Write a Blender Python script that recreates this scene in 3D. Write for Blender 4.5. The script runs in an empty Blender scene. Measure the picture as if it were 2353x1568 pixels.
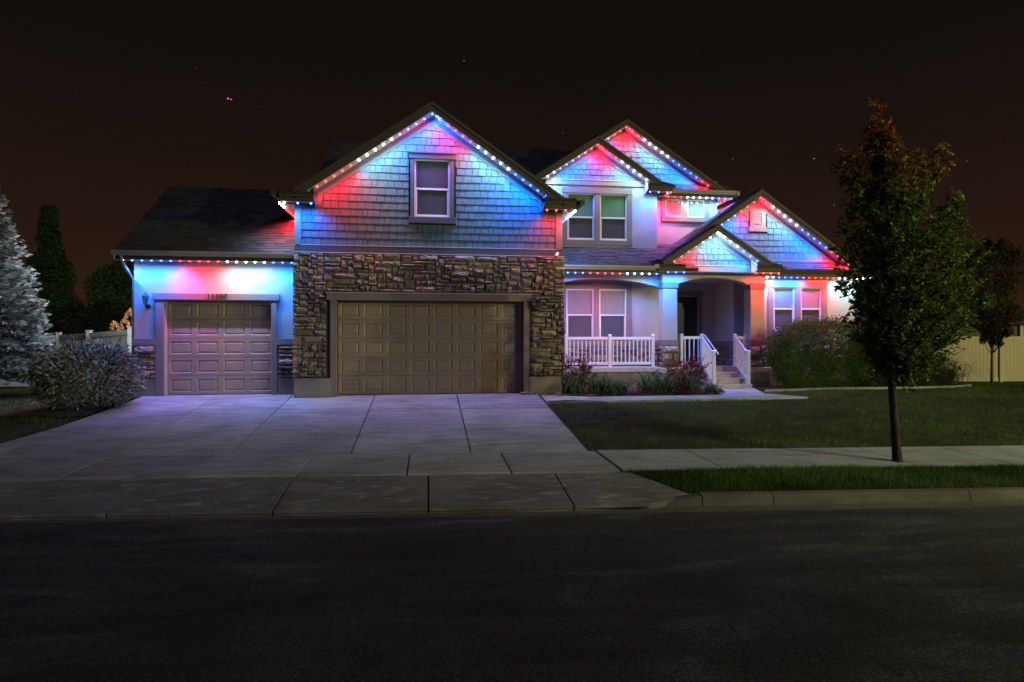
import bpy, math, random
import numpy as np
from mathutils import Matrix, Vector
random.seed(7); RNG = np.random.default_rng(11)
S = bpy.context.scene
COL = S.collection

# ------------------------------------------------------------------ camera
cam_d = bpy.data.cameras.new('camera'); cam = bpy.data.objects.new('camera', cam_d); COL.objects.link(cam)
cam_d.sensor_width = 36; cam_d.lens = 1457/2353*36; cam_d.clip_end = 6000; cam_d.clip_start = .05
cam.location = (0, 0, 1.4); cam.rotation_euler = (math.radians(90), 0, math.radians(-7.66))
S.camera = cam
# ------------------------------------------------------------------ night sky
W = bpy.data.worlds.new('World'); S.world = W; W.use_nodes = True
nt = W.node_tree; nt.nodes.clear()
def N(t, kind, **kw):
    n = t.nodes.new(kind)
    for k, v in kw.items(): setattr(n, k, v)
    return n
def ramp(t, stops, interp='LINEAR'):
    r = N(t, 'ShaderNodeValToRGB'); e = r.color_ramp.elements; r.color_ramp.interpolation = interp
    while len(e) < len(stops): e.new(.5)
    for i, (p, c) in enumerate(stops):
        e[i].position = p; e[i].color = (*c, 1) if len(c) == 3 else c
    return r
wo = N(nt, 'ShaderNodeOutputWorld'); bg = N(nt, 'ShaderNodeBackground'); tc = N(nt, 'ShaderNodeTexCoord')
sp = N(nt, 'ShaderNodeSeparateXYZ'); nt.links.new(tc.outputs['Generated'], sp.inputs[0])
# light-pollution glow: reddish brown at the horizon, nearly black-green overhead
gr = ramp(nt, [(0, (.012, .010, .008)), (.49, (.014, .011, .008)), (.5, (.030, .0150, .0078)), (.56, (.0215, .0098, .0060)), (.63, (.0110, .0062, .0046)), (.70, (.0058, .0045, .0034)), (1, (.0026, .0028, .0024))])
mr = N(nt, 'ShaderNodeMapRange'); mr.inputs['From Min'].default_value = -1; mr.inputs['From Max'].default_value = 1
nt.links.new(sp.outputs['Z'], mr.inputs['Value']); nt.links.new(mr.outputs[0], gr.inputs['Fac'])
nz = N(nt, 'ShaderNodeTexNoise'); nz.inputs['Scale'].default_value = 1.6; nz.inputs['Detail'].default_value = 4
nt.links.new(tc.outputs['Generated'], nz.inputs['Vector'])
nr = ramp(nt, [(.3, (.80, .92, .95)), (.7, (1.15, 1.0, .92))]); nt.links.new(nz.outputs['Fac'], nr.inputs['Fac'])
m1 = N(nt, 'ShaderNodeMixRGB', blend_type='MULTIPLY'); m1.inputs[0].default_value = 1
nt.links.new(gr.outputs[0], m1.inputs[1]); nt.links.new(nr.outputs[0], m1.inputs[2])
# stars
vo = N(nt, 'ShaderNodeTexVoronoi'); vo.inputs['Scale'].default_value = 34
nt.links.new(tc.outputs['Generated'], vo.inputs['Vector'])
lt = N(nt, 'ShaderNodeMath', operation='LESS_THAN'); lt.inputs[1].default_value = .030
nt.links.new(vo.outputs['Distance'], lt.inputs[0])
sc = N(nt, 'ShaderNodeSeparateColor'); nt.links.new(vo.outputs['Color'], sc.inputs[0])
pw = N(nt, 'ShaderNodeMath', operation='POWER'); pw.inputs[1].default_value = 7; nt.links.new(sc.outputs[0], pw.inputs[0])
ml = N(nt, 'ShaderNodeMath', operation='MULTIPLY'); nt.links.new(lt.outputs[0], ml.inputs[0]); nt.links.new(pw.outputs[0], ml.inputs[1])
ms = N(nt, 'ShaderNodeMath', operation='MULTIPLY'); nt.links.new(ml.outputs[0], ms.inputs[0]); ms.inputs[1].default_value = .5
ad = N(nt, 'ShaderNodeMixRGB', blend_type='ADD'); ad.inputs[0].default_value = 1
nt.links.new(m1.outputs[0], ad.inputs[1]); nt.links.new(ms.outputs[0], ad.inputs[2])
nt.links.new(ad.outputs[0], bg.inputs['Color']); bg.inputs['Strength'].default_value = .85
nt.links.new(bg.outputs[0], wo.inputs[0])
# ------------------------------------------------------------------ cool night fill, added without a visible source (the one sun lamp)
sd = bpy.data.lights.new('night_fill', 'SUN'); sd.energy = .28; sd.angle = math.radians(2); sd.color = (.52, .66, 1.0)
so = bpy.data.objects.new('night_fill', sd); COL.objects.link(so)
so.rotation_euler = (math.radians(66), 0, math.radians(38))
LED_W = 32             # watts of each eave light at colour value 1
ASSUMED_LAMP_W = 18000          # watts of the assumed, unseen street lamp down the road on the right
S.view_settings.view_transform = 'Standard'; S.view_settings.look = 'None'
S.view_settings.exposure = .3; S.view_settings.gamma = 1
try: S.view_settings.use_curve_mapping = False
except Exception: pass
S.render.engine = 'CYCLES'

# ================================================================== helpers
def tag(o, label=None, cat=None, group=None, kind=None):
    if label: o['label'] = label
    if cat: o['category'] = cat
    if group: o['group'] = group
    if kind: o['kind'] = kind
    return o
def adopt(o, p):
    o.parent = p; o.matrix_parent_inverse = p.matrix_basis.inverted()
def empty(name, loc, label, cat, group=None):
    o = bpy.data.objects.new(name, None); COL.objects.link(o); o.location = loc; o.empty_display_size = .2
    return tag(o, label, cat, group)
class MB:
    def __init__(s): s.v = []; s.f = []; s.m = []; s.cur = 0
    def quad(s, *p):
        n = len(s.v); s.v += [tuple(q) for q in p]; s.f.append(tuple(range(n, n+len(p)))); s.m.append(s.cur)
    def hexa(s, p):   # 8 pts: bottom 4 ccw, top 4 ccw
        n = len(s.v); s.v += [tuple(q) for q in p]
        for f in ((3,2,1,0),(4,5,6,7),(0,1,5,4),(1,2,6,5),(2,3,7,6),(3,0,4,7)):
            s.f.append(tuple(n+i for i in f)); s.m.append(s.cur)
    def box(s, x0, x1, y0, y1, z0, z1):
        s.hexa([(x0,y0,z0),(x1,y0,z0),(x1,y1,z0),(x0,y1,z0),(x0,y0,z1),(x1,y0,z1),(x1,y1,z1),(x0,y1,z1)])
    def prism(s, pts, y0, y1):   # pts (x,z), counter-clockwise seen from -Y
        n = len(s.v); k = len(pts)
        s.v += [(x, y0, z) for x, z in pts] + [(x, y1, z) for x, z in pts]
        s.f.append(tuple(range(n, n+k))); s.f.append(tuple(range(n+2*k-1, n+k-1, -1)))
        for i in range(k):
            j = (i+1) % k; s.f.append((n+j, n+i, n+k+i, n+k+j))
        s.m += [s.cur]*(k+2)
    def prismx(s, pts, x0, x1):  # pts (y,z)
        n = len(s.v); k = len(pts)
        s.v += [(x0, y, z) for y, z in pts] + [(x1, y, z) for y, z in pts]
        s.f.append(tuple(range(n+k-1, n-1, -1))); s.f.append(tuple(range(n+k, n+2*k)))
        for i in range(k):
            j = (i+1) % k; s.f.append((n+i, n+j, n+k+j, n+k+i))
        s.m += [s.cur]*(k+2)
    def tube(s, pts, r, seg=7, cap=True):
        pts = [Vector(p) for p in pts]; rs = r if isinstance(r, (list, tuple)) else [r]*len(pts)
        n = len(s.v)
        for i, p in enumerate(pts):
            d = (pts[min(i+1, len(pts)-1)] - pts[max(i-1, 0)]).normalized()
            a = d.cross(Vector((0, 0, 1)) if abs(d.z) < .9 else Vector((1, 0, 0))).normalized(); b = d.cross(a)
            for k in range(seg):
                t = 2*math.pi*k/seg; q = p + (a*math.cos(t) + b*math.sin(t))*rs[i]; s.v.append(tuple(q))
        for i in range(len(pts)-1):
            for k in range(seg):
                l = (k+1) % seg; s.f.append((n+i*seg+k, n+i*seg+l, n+(i+1)*seg+l, n+(i+1)*seg+k)); s.m.append(s.cur)
        if cap:
            s.f.append(tuple(n+k for k in reversed(range(seg)))); s.f.append(tuple(n+(len(pts)-1)*seg+k for k in range(seg))); s.m += [s.cur]*2
    def lathe(s, prof, c, seg=12, axis='z'):   # prof [(r, h)]
        n = len(s.v)
        for r, h in prof:
            for k in range(seg):
                t = 2*math.pi*k/seg
                if axis == 'z': s.v.append((c[0]+r*math.cos(t), c[1]+r*math.sin(t), c[2]+h))
                else: s.v.append((c[0]+r*math.cos(t), c[1]+h, c[2]+r*math.sin(t)))
        for i in range(len(prof)-1):
            for k in range(seg):
                l = (k+1) % seg; s.f.append((n+i*seg+k, n+i*seg+l, n+(i+1)*seg+l, n+(i+1)*seg+k)); s.m.append(s.cur)
    def panelwall(s, x0, x1, z0, z1, y, t, holes):
        xs = sorted({x0, x1, *[h[0] for h in holes], *[h[1] for h in holes]}); zs = sorted({z0, z1, *[h[2] for h in holes], *[h[3] for h in holes]})
        xs = [x for x in xs if x0 <= x <= x1]; zs = [z for z in zs if z0 <= z <= z1]
        def solid(i, j):
            if not (0 <= i < len(xs)-1 and 0 <= j < len(zs)-1): return False
            cx = (xs[i]+xs[i+1])/2; cz = (zs[j]+zs[j+1])/2
            return not any(h[0] < cx < h[1] and h[2] < cz < h[3] for h in holes)
        for i in range(len(xs)-1):
            for j in range(len(zs)-1):
                if not solid(i, j): continue
                a, b, c, d = xs[i], xs[i+1], zs[j], zs[j+1]
                s.quad((a,y,c),(b,y,c),(b,y,d),(a,y,d)); s.quad((b,y+t,c),(a,y+t,c),(a,y+t,d),(b,y+t,d))
                if not solid(i-1, j): s.quad((a,y+t,c),(a,y,c),(a,y,d),(a,y+t,d))
                if not solid(i+1, j): s.quad((b,y,c),(b,y+t,c),(b,y+t,d),(b,y,d))
                if not solid(i, j-1): s.quad((a,y+t,c),(b,y+t,c),(b,y,c),(a,y,c))
                if not solid(i, j+1): s.quad((a,y,d),(b,y,d),(b,y+t,d),(a,y+t,d))
    def mesh(s, name, mats, smooth=False):
        me = bpy.data.meshes.new(name); me.from_pydata(s.v, [], s.f)
        if not isinstance(mats, (list, tuple)): mats = [mats]
        for m in mats: me.materials.append(m)
        if len(mats) > 1: me.polygons.foreach_set('material_index', s.m)
        if smooth: me.polygons.foreach_set('use_smooth', [True]*len(me.polygons))
        me.update(); return me
def obj(name, mb, mat, parent=None, smooth=False, bevel=0, label=None):
    me = mb.mesh(name, mat, smooth) if isinstance(mb, MB) else mb
    o = bpy.data.objects.new(name, me); COL.objects.link(o)
    if parent is not None: adopt(o, parent)
    if bevel:
        b = o.modifiers.new('bevel', 'BEVEL'); b.width = bevel; b.segments = 2; b.limit_method = 'ANGLE'
    if label: o['label'] = label
    return o
def inst(name, me, parent, loc, scale=(1,1,1), rot=(0,0,0)):
    o = bpy.data.objects.new(name, me); COL.objects.link(o)
    o.location = loc; o.scale = scale; o.rotation_euler = rot
    if parent is not None: adopt(o, parent)
    return o
def npmesh(name, V, F, mat, col=None, smooth=False):
    """V (n,3), F (m,k) numpy; col (m,3) per-face colour"""
    me = bpy.data.meshes.new(name); V = np.asarray(V, np.float32); F = np.asarray(F, np.int32); m, k = F.shape
    me.vertices.add(len(V)); me.vertices.foreach_set('co', V.ravel())
    me.loops.add(m*k); me.loops.foreach_set('vertex_index', F.ravel())
    me.polygons.add(m); me.polygons.foreach_set('loop_start', np.arange(0, m*k, k, dtype=np.int32))
    me.materials.append(mat)
    if col is not None:
        a = me.attributes.new('leafcol', 'FLOAT_COLOR', 'FACE'); c = np.ones((m, 4), np.float32); c[:, :3] = col; a.data.foreach_set('color', c.ravel())
    me.update(calc_edges=True); me.validate()
    if smooth: me.polygons.foreach_set('use_smooth', [True]*m)
    return me
def copy_tree(o, d, label=None, parent=None):
    """copy a thing, its parts and sub-parts, moved by vector d"""
    c = o.copy(); COL.objects.link(c)
    c.location = Vector(o.location) + Vector(d)
    if parent is not None:
        c.parent = parent; c.matrix_parent_inverse = parent.matrix_basis.inverted()
    if label: c['label'] = label
    for ch in list(o.children): copy_tree(ch, d, None, c)
    return c

# ================================================================== materials
def mat(name, col, rough=.8, var=.15, scale=3, bump=.15, bscale=40, bdist=.01, spec=.3, hue=None, metal=0, detail=5, stretch=None):
    m = bpy.data.materials.new(name); m.use_nodes = True; t = m.node_tree; b = t.nodes['Principled BSDF']
    b.inputs['Roughness'].default_value = rough; b.inputs['Specular IOR Level'].default_value = spec; b.inputs['Metallic'].default_value = metal
    g = N(t, 'ShaderNodeNewGeometry'); vec = g.outputs['Position']
    if stretch:
        mp = N(t, 'ShaderNodeMapping'); mp.inputs['Scale'].default_value = stretch; t.links.new(vec, mp.inputs[0]); vec = mp.outputs[0]
    n1 = N(t, 'ShaderNodeTexNoise'); n1.inputs['Scale'].default_value = scale; n1.inputs['Detail'].default_value = detail; t.links.new(vec, n1.inputs['Vector'])
    c1 = tuple(max(0, x*(1-var)) for x in col); c2 = tuple(x*(1+var) for x in (hue or col))
    r = ramp(t, [(.3, c1), (.7, c2)]); t.links.new(n1.outputs['Fac'], r.inputs['Fac']); t.links.new(r.outputs[0], b.inputs['Base Color'])
    if bump:
        n2 = N(t, 'ShaderNodeTexNoise'); n2.inputs['Scale'].default_value = bscale; n2.inputs['Detail'].default_value = 4; t.links.new(vec, n2.inputs['Vector'])
        bp = N(t, 'ShaderNodeBump'); bp.inputs['Strength'].default_value = bump; bp.inputs['Distance'].default_value = bdist
        t.links.new(n2.outputs['Fac'], bp.inputs['Height']); t.links.new(bp.outputs[0], b.inputs['Normal'])
    m['ramp'] = r.name
    return m
def rnd_mat(name, cols, rough=.85, bump=.4, bscale=30, bdist=.01, var=.25, nscale=8, spec=.25):
    """colour picked per piece (object random + island random)"""
    m = mat(name, (1, 1, 1), rough, 0, nscale, bump, bscale, bdist, spec); t = m.node_tree; b = t.nodes['Principled BSDF']
    oi = N(t, 'ShaderNodeObjectInfo'); g = N(t, 'ShaderNodeNewGeometry')
    a = N(t, 'ShaderNodeMath', operation='ADD'); t.links.new(oi.outputs['Random'], a.inputs[0]); t.links.new(g.outputs['Random Per Island'], a.inputs[1])
    f = N(t, 'ShaderNodeMath', operation='FRACT'); t.links.new(a.outputs[0], f.inputs[0])
    k = len(cols); r = ramp(t, [(i/(k-1), c) for i, c in enumerate(cols)]); t.links.new(f.outputs[0], r.inputs['Fac'])
    nzr = t.nodes[m['ramp']]; nzr.color_ramp.elements[0].color = (1-var, 1-var, 1-var, 1); nzr.color_ramp.elements[1].color = (1+var*.5, 1+var*.5, 1+var*.5, 1)
    mx = N(t, 'ShaderNodeMixRGB', blend_type='MULTIPLY'); mx.inputs[0].default_value = 1
    t.links.new(r.outputs[0], mx.inputs[1]); t.links.new(nzr.outputs[0], mx.inputs[2]); t.links.new(mx.outputs[0], b.inputs['Base Color'])
    return m
def leaf_mat(name, rough=.5, spec=.2, trans=.3):
    m = bpy.data.materials.new(name); m.use_nodes = True; t = m.node_tree; b = t.nodes['Principled BSDF']
    a = N(t, 'ShaderNodeAttribute'); a.attribute_name = 'leafcol'
    t.links.new(a.outputs['Color'], b.inputs['Base Color']); b.inputs['Roughness'].default_value = rough; b.inputs['Specular IOR Level'].default_value = spec
    tr = N(t, 'ShaderNodeBsdfTranslucent'); t.links.new(a.outputs['Color'], tr.inputs['Color'])
    mx = N(t, 'ShaderNodeMixShader'); mx.inputs[0].default_value = trans
    out = t.nodes['Material Output']; t.links.new(b.outputs[0], mx.inputs[1]); t.links.new(tr.outputs[0], mx.inputs[2]); t.links.new(mx.outputs[0], out.inputs[0])
    return m
def emit(name, col, k):
    m = bpy.data.materials.new(name); m.use_nodes = True; t = m.node_tree; b = t.nodes['Principled BSDF']
    b.inputs['Base Color'].default_value = (.5, .5, .5, 1); b.inputs['Emission Color'].default_value = (*col, 1); b.inputs['Emission Strength'].default_value = k
    try: m.cycles.emission_sampling = 'NONE'
    except Exception: pass
    return m
M = {}
M['stucco'] = mat('stucco', (.47, .43, .40), .9, .08, 1.5, .55, 34, .012)
M['taupe'] = mat('taupe_stucco_trim', (.25, .205, .185), .9, .1, 2, .5, 34, .01)
M['wood_trim'] = mat('grey_trim_board', (.085, .095, .11), .7, .12, 3, .15, 20, .005, stretch=(.3, 1, 1))
M['frieze'] = mat('frieze_board', (.17, .20, .23), .7, .1, 3, .1, 20, .004)
M['fascia'] = mat('fascia_board', (.085, .072, .048), .6, .08, 2, .08, 10, .004)
M['gutter'] = mat('gutter_metal', (.40, .34, .28), .4, .05, 2, 0, spec=.5)
M['soffit'] = mat('soffit_panel', (.60, .58, .56), .6, .04, 2, 0)
M['vinyl'] = mat('white_vinyl', (.78, .77, .74), .42, .03, 4, .03, 12, .002, spec=.45)
M['fence'] = mat('fence_vinyl', (.60, .59, .54), .5, .05, 2, .05, 12, .003)
M['frame'] = mat('window_frame', (.72, .71, .70), .4, .03, 4, 0)
M['door_paint'] = mat('garage_door_paint', (.32, .27, .19), .5, .06, 2.5, .12, 60, .002, spec=.4)
M['concrete'] = mat('foundation_concrete', (.27, .25, .215), .9, .15, 2, .25, 18, .006)
M['porch_concrete'] = mat('porch_concrete', (.50, .48, .44), .85, .15, 3, .2, 20, .004)
M['front_door'] = mat('front_door_paint', (.030, .036, .055), .4, .1, 3, .05, 20, .002)
M['black'] = mat('black_metal', (.035, .036, .04), .4, .2, 9, .1, 60, .002, spec=.5)
M['dark'] = mat('dark_void', (.01, .01, .01), .9, .1, 3, 0)
M['mortar'] = mat('mortar', (.10, .085, .07), .95, .2, 9, .4, 40, .01)
M['shakeback'] = mat('shingle_backing', (.035, .035, .04), .9)
M['stone'] = rnd_mat('ledge_stone', [(.37,.30,.21), (.21,.175,.14), (.44,.36,.25), (.25,.21,.17), (.34,.30,.21), (.14,.125,.11), (.40,.33,.24)], .85, .9, 26, .03, .35, 10)
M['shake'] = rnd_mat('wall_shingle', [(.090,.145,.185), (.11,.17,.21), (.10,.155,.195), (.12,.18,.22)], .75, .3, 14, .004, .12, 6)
M['roofing'] = rnd_mat('roof_shingle', [(.062,.056,.058), (.088,.080,.08), (.05,.046,.05), (.105,.095,.09), (.07,.064,.066)], .9, .5, 90, .004, .25, 30)
M['roofbase'] = mat('roof_felt', (.05, .045, .045), .9, .2, 8, .2, 60, .004)
M['blind'] = mat('window_blind', (.68, .66, .62), .6, .05, 3, 0)
M['bark'] = mat('bark', (.045, .036, .030), .95, .4, 9, .9, 26, .02, stretch=(1, 1, .35))
M['bark_pale'] = mat('pale_bark', (.24, .20, .16), .9, .3, 9, .6, 26, .01)
M['soil'] = mat('garden_soil', (.060, .045, .036), .95, .4, 7, 1, 24, .03)
M['leaf'] = leaf_mat('leaf'); M['needle'] = leaf_mat('needle', .6, .3, .05); M['grass'] = leaf_mat('grass_blade', .6, .3, .2)
M['plume'] = leaf_mat('plume', .8, .1, .3)
M['lawn'] = mat('lawn_ground', (.035, .05, .015), .95, .45, 2.2, .8, 30, .03, hue=(.05, .055, .022))
M['track'] = mat('light_track', (.55, .53, .50), .35, .05, 3, 0, spec=.5)
def glass_mat(name, tint, refl=.16):
    m = bpy.data.materials.new(name); m.use_nodes = True; t = m.node_tree; t.nodes.remove(t.nodes['Principled BSDF'])
    tr = N(t, 'ShaderNodeBsdfTransparent'); tr.inputs[0].default_value = (*tint, 1)
    gl = N(t, 'ShaderNodeBsdfGlossy'); gl.inputs['Roughness'].default_value = .03
    lw = N(t, 'ShaderNodeLayerWeight'); lw.inputs['Blend'].default_value = .3; fr = N(t, 'ShaderNodeMath', operation='POWER'); fr.inputs[1].default_value = 3; t.links.new(lw.outputs['Facing'], fr.inputs[0])
    ad_ = N(t, 'ShaderNodeMath', operation='MULTIPLY_ADD'); ad_.inputs[1].default_value = .5; ad_.inputs[2].default_value = refl*.5; t.links.new(fr.outputs[0], ad_.inputs[0])
    mx = N(t, 'ShaderNodeMixShader'); t.links.new(ad_.outputs[0], mx.inputs[0]); t.links.new(tr.outputs[0], mx.inputs[1]); t.links.new(gl.outputs[0], mx.inputs[2])
    t.links.new(mx.outputs[0], t.nodes['Material Output'].inputs[0]); return m
M['glass'] = glass_mat('window_glass', (.86, .88, .87), .08); M['glass_green_reflection'] = glass_mat('green_reflection_glass', (.74, .88, .78), .08)  # green reflection on the upper bedroom panes is put into the tint
M['screen'] = glass_mat('insect_screen', (.66, .67, .70), .05)
M['lampglass'] = glass_mat('lantern_glass', (.6, .6, .55))

def concrete_mat(name, base, streak=0):
    m = mat(name, base, .82, .16, 1.1, .3, 55, .006, detail=8); t = m.node_tree; b = t.nodes['Principled BSDF']; r = t.nodes[m['ramp']]
    g = N(t, 'ShaderNodeNewGeometry'); oi = N(t, 'ShaderNodeObjectInfo')
    mp = N(t, 'ShaderNodeMapping'); mp.inputs['Scale'].default_value = (.5, 1.6, 1); mp.inputs['Rotation'].default_value = (0, 0, .5); t.links.new(g.outputs['Position'], mp.inputs[0])
    n = N(t, 'ShaderNodeTexNoise'); n.inputs['Scale'].default_value = 1.8; n.inputs['Detail'].default_value = 7; n.inputs['Distortion'].default_value = 1.6; t.links.new(mp.outputs[0], n.inputs['Vector'])
    dk = ramp(t, [(.38, (.62, .60, .60)), (.55, (1, 1, 1))]); t.links.new(n.outputs['Fac'], dk.inputs['Fac'])
    a = N(t, 'ShaderNodeMixRGB', blend_type='MULTIPLY'); a.inputs[0].default_value = .65; t.links.new(r.outputs[0], a.inputs[1]); t.links.new(dk.outputs[0], a.inputs[2])
    ob = N(t, 'ShaderNodeMapRange'); ob.inputs['To Min'].default_value = .88; ob.inputs['To Max'].default_value = 1.1; t.links.new(oi.outputs['Random'], ob.inputs['Value'])
    c = N(t, 'ShaderNodeMixRGB', blend_type='MULTIPLY'); c.inputs[0].default_value = 1; t.links.new(a.outputs[0], c.inputs[1]); t.links.new(ob.outputs[0], c.inputs[2])
    last = c.outputs[0]
    if streak:   # pale mineral bloom left by run-off
        n3 = N(t, 'ShaderNodeTexNoise'); n3.inputs['Scale'].default_value = 2.1; n3.inputs['Detail'].default_value = 9; n3.inputs['Distortion'].default_value = 3.2; t.links.new(mp.outputs[0], n3.inputs['Vector'])
        r3 = ramp(t, [(.55, (0, 0, 0)), (.70, (streak,)*3)]); t.links.new(n3.outputs['Fac'], r3.inputs['Fac'])
        d = N(t, 'ShaderNodeMixRGB'); d.inputs[2].default_value = (.52, .51, .50, 1); t.links.new(r3.outputs[0], d.inputs[0]); t.links.new(last, d.inputs[1]); last = d.outputs[0]
    t.links.new(last, b.inputs['Base Color']); return m
M['slab'] = concrete_mat('driveway_concrete', (.355, .405, .39))
M['apron'] = concrete_mat('apron_concrete', (.22, .215, .22), .65)
M['kerb'] = concrete_mat('kerb_concrete', (.16, .155, .14))
M['joint'] = mat('joint_filler', (.03, .026, .024), .95, .3, 9, .3)
def asphalt_mat():
    m = mat('asphalt', (.060, .066, .078), .85, .25, .8, .9, 70, .02, spec=.35); t = m.node_tree; b = t.nodes['Principled BSDF']; r = t.nodes[m['ramp']]
    g = N(t, 'ShaderNodeNewGeometry')
    mp = N(t, 'ShaderNodeMapping'); mp.inputs['Scale'].default_value = (.28, 1.3, 1); t.links.new(g.outputs['Position'], mp.inputs[0])
    n = N(t, 'ShaderNodeTexNoise'); n.inputs['Scale'].default_value = 1.3; n.inputs['Detail'].default_value = 8; n.inputs['Distortion'].default_value = 1.2; t.links.new(mp.outputs[0], n.inputs['Vector'])
    pr = ramp(t, [(.35, (.65, .65, .65)), (.55, (1, 1, 1)), (.66, (1.75, 1.75, 1.8))]); t.links.new(n.outputs['Fac'], pr.inputs['Fac'])
    a = N(t, 'ShaderNodeMixRGB', blend_type='MULTIPLY'); a.inputs[0].default_value = 1; t.links.new(r.outputs[0], a.inputs[1]); t.links.new(pr.outputs[0], a.inputs[2])
    nd = N(t, 'ShaderNodeTexNoise'); nd.inputs['Scale'].default_value = 3; nd.inputs['Detail'].default_value = 4; t.links.new(g.outputs['Position'], nd.inputs['Vector'])
    va = N(t, 'ShaderNodeMixRGB', blend_type='ADD'); va.inputs[0].default_value = .35; t.links.new(g.outputs['Position'], va.inputs[1]); t.links.new(nd.outputs['Color'], va.inputs[2])
    v = N(t, 'ShaderNodeTexVoronoi', feature='DISTANCE_TO_EDGE'); v.inputs['Scale'].default_value = 1.7; t.links.new(va.outputs[0], v.inputs['Vector'])
    n4 = N(t, 'ShaderNodeTexNoise'); n4.inputs['Scale'].default_value = .9; t.links.new(g.outputs['Position'], n4.inputs['Vector'])
    th = N(t, 'ShaderNodeMapRange'); th.inputs['From Min'].default_value = .45; th.inputs['From Max'].default_value = .65; th.inputs['To Min'].default_value = 0; th.inputs['To Max'].default_value = .016; t.links.new(n4.outputs['Fac'], th.inputs['Value'])
    lt_ = N(t, 'ShaderNodeMath', operation='LESS_THAN'); t.links.new(v.outputs['Distance'], lt_.inputs[0]); t.links.new(th.outputs[0], lt_.inputs[1])
    sc_ = N(t, 'ShaderNodeMath', operation='MULTIPLY'); sc_.inputs[1].default_value = .55; t.links.new(lt_.outputs[0], sc_.inputs[0])
    cr = N(t, 'ShaderNodeMixRGB'); cr.inputs[2].default_value = (.008, .008, .008, 1); t.links.new(sc_.outputs[0], cr.inputs[0]); t.links.new(a.outputs[0], cr.inputs[1])
    v2 = N(t, 'ShaderNodeTexVoronoi'); v2.inputs['Scale'].default_value = 75; t.links.new(g.outputs['Position'], v2.inputs['Vector'])
    sg = N(t, 'ShaderNodeSeparateColor'); t.links.new(v2.outputs['Color'], sg.inputs[0])
    ag = ramp(t, [(0, (.55, .55, .55)), (.75, (1, 1, 1)), (1, (2.1, 2.1, 2.0))]); t.links.new(sg.outputs[0], ag.inputs['Fac'])
    fm = N(t, 'ShaderNodeMixRGB', blend_type='MULTIPLY'); fm.inputs[0].default_value = 1; t.links.new(cr.outputs[0], fm.inputs[1]); t.links.new(ag.outputs[0], fm.inputs[2])
    t.links.new(fm.outputs[0], b.inputs['Base Color']); return m
M['asphalt'] = asphalt_mat()

# ================================================================== ground
K = .07                      # the street runs slightly askew to the house: v = Y + K X
def lerp(a, b, t): return a + (b-a)*min(1, max(0, t))
def prof(v, x):
    if v < 8.2: return -.86 + .018*min(8.2-v, 5)
    if v < 8.36: return -.85
    if v < 9.76: return lerp(-.80, -.625, (v-8.36)/1.4)
    if v < 11.4: return lerp(-.625, -.58, (v-9.76)/1.64)
    s = -.58 + .11*(v-11.4)
    if x > 3:
        top = lerp(-.10, .0, (x-9.5)/2.0)
        if v > 17.8+K*0: return lerp(top, -.24, (v-19.2)/4.5)
        return min(s, lerp(-.10, top, (v-15.8)/2))
    if x > -7.6: return min(s, 0)
    return min(s, lerp(-.10, -.2, (v-16)/6))
def G(x, y): return prof(y + K*x, x)
xs = np.concatenate([[-400,-200,-100,-60,-40,-30], np.arange(-24, 26.1, .5), [30,40,60,100,200,400]])
vs = np.concatenate([[-400,-200,-80,-30,-10,-6,-4.5,-4.3], [-2, 2, 5, 8.1, 8.6, 9.0, 9.76, 11.4], np.arange(12, 30.1, .5), [36, 50, 80, 150, 300, 600]])
V = []; F = []
for v in vs:
    for x in xs:
        z = G(x, v-K*x) if v > 0 else (-.86 if v > -4.4 else -.6)
        if v < 8.65 and v > -4.4: z -= .12
        if 9.0 < v and -7.9 < x < 3.0 and v < 19: z -= .12
        V.append((x, v-K*x, z-.015))
nx = len(xs)
for j in range(len(vs)-1):
    for i in range(nx-1): F.append((j*nx+i, j*nx+i+1, (j+1)*nx+i+1, (j+1)*nx+i))
ground = bpy.data.objects.new('ground', npmesh('ground', V, F, M['lawn'])); COL.objects.link(ground); tag(ground, kind='structure')

def strip(name, m, pts_xv, zoff=0, kind='structure', thick=.1, parent=None, bev=0, zf=None):
    """slab following the ground; pts as (x, v) corners ccw"""
    mb = MB(); top = []
    for x, v in pts_xv:
        y = v - K*x; z = (zf(x, v) if zf else prof(v, x)) + zoff; top.append((x, y, z))
    n = len(top); mb.v = [(x, y, z-thick) for x, y, z in top] + top
    mb.f = [tuple(range(n-1, -1, -1)), tuple(range(n, 2*n))] + [(i, (i+1) % n, n+(i+1) % n, n+i) for i in range(n)]; mb.m = [0]*(n+2)
    o = obj(name, mb, m, parent, bevel=bev)
    if parent is None: tag(o, kind=kind)
    return o
# street
mb = MB(); vv = [-4.2, -2, 0, 1.5, 3.2, 5, 6.6, 8.2]
xs_ = list(range(-200, 201, 10))
for i in range(len(xs_)-1):
    for j in range(len(vv)-1):
        q = [(xs_[i+a], vv[j+b]) for a, b in ((0,0),(1,0),(1,1),(0,1))]
        mb.quad(*[(x, v-K*x, (prof(max(v, 1), x) if v > 0 else -.86+.018*5)) for x, v in q])
tag(obj('street', mb, M['asphalt']), kind='structure')
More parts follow.
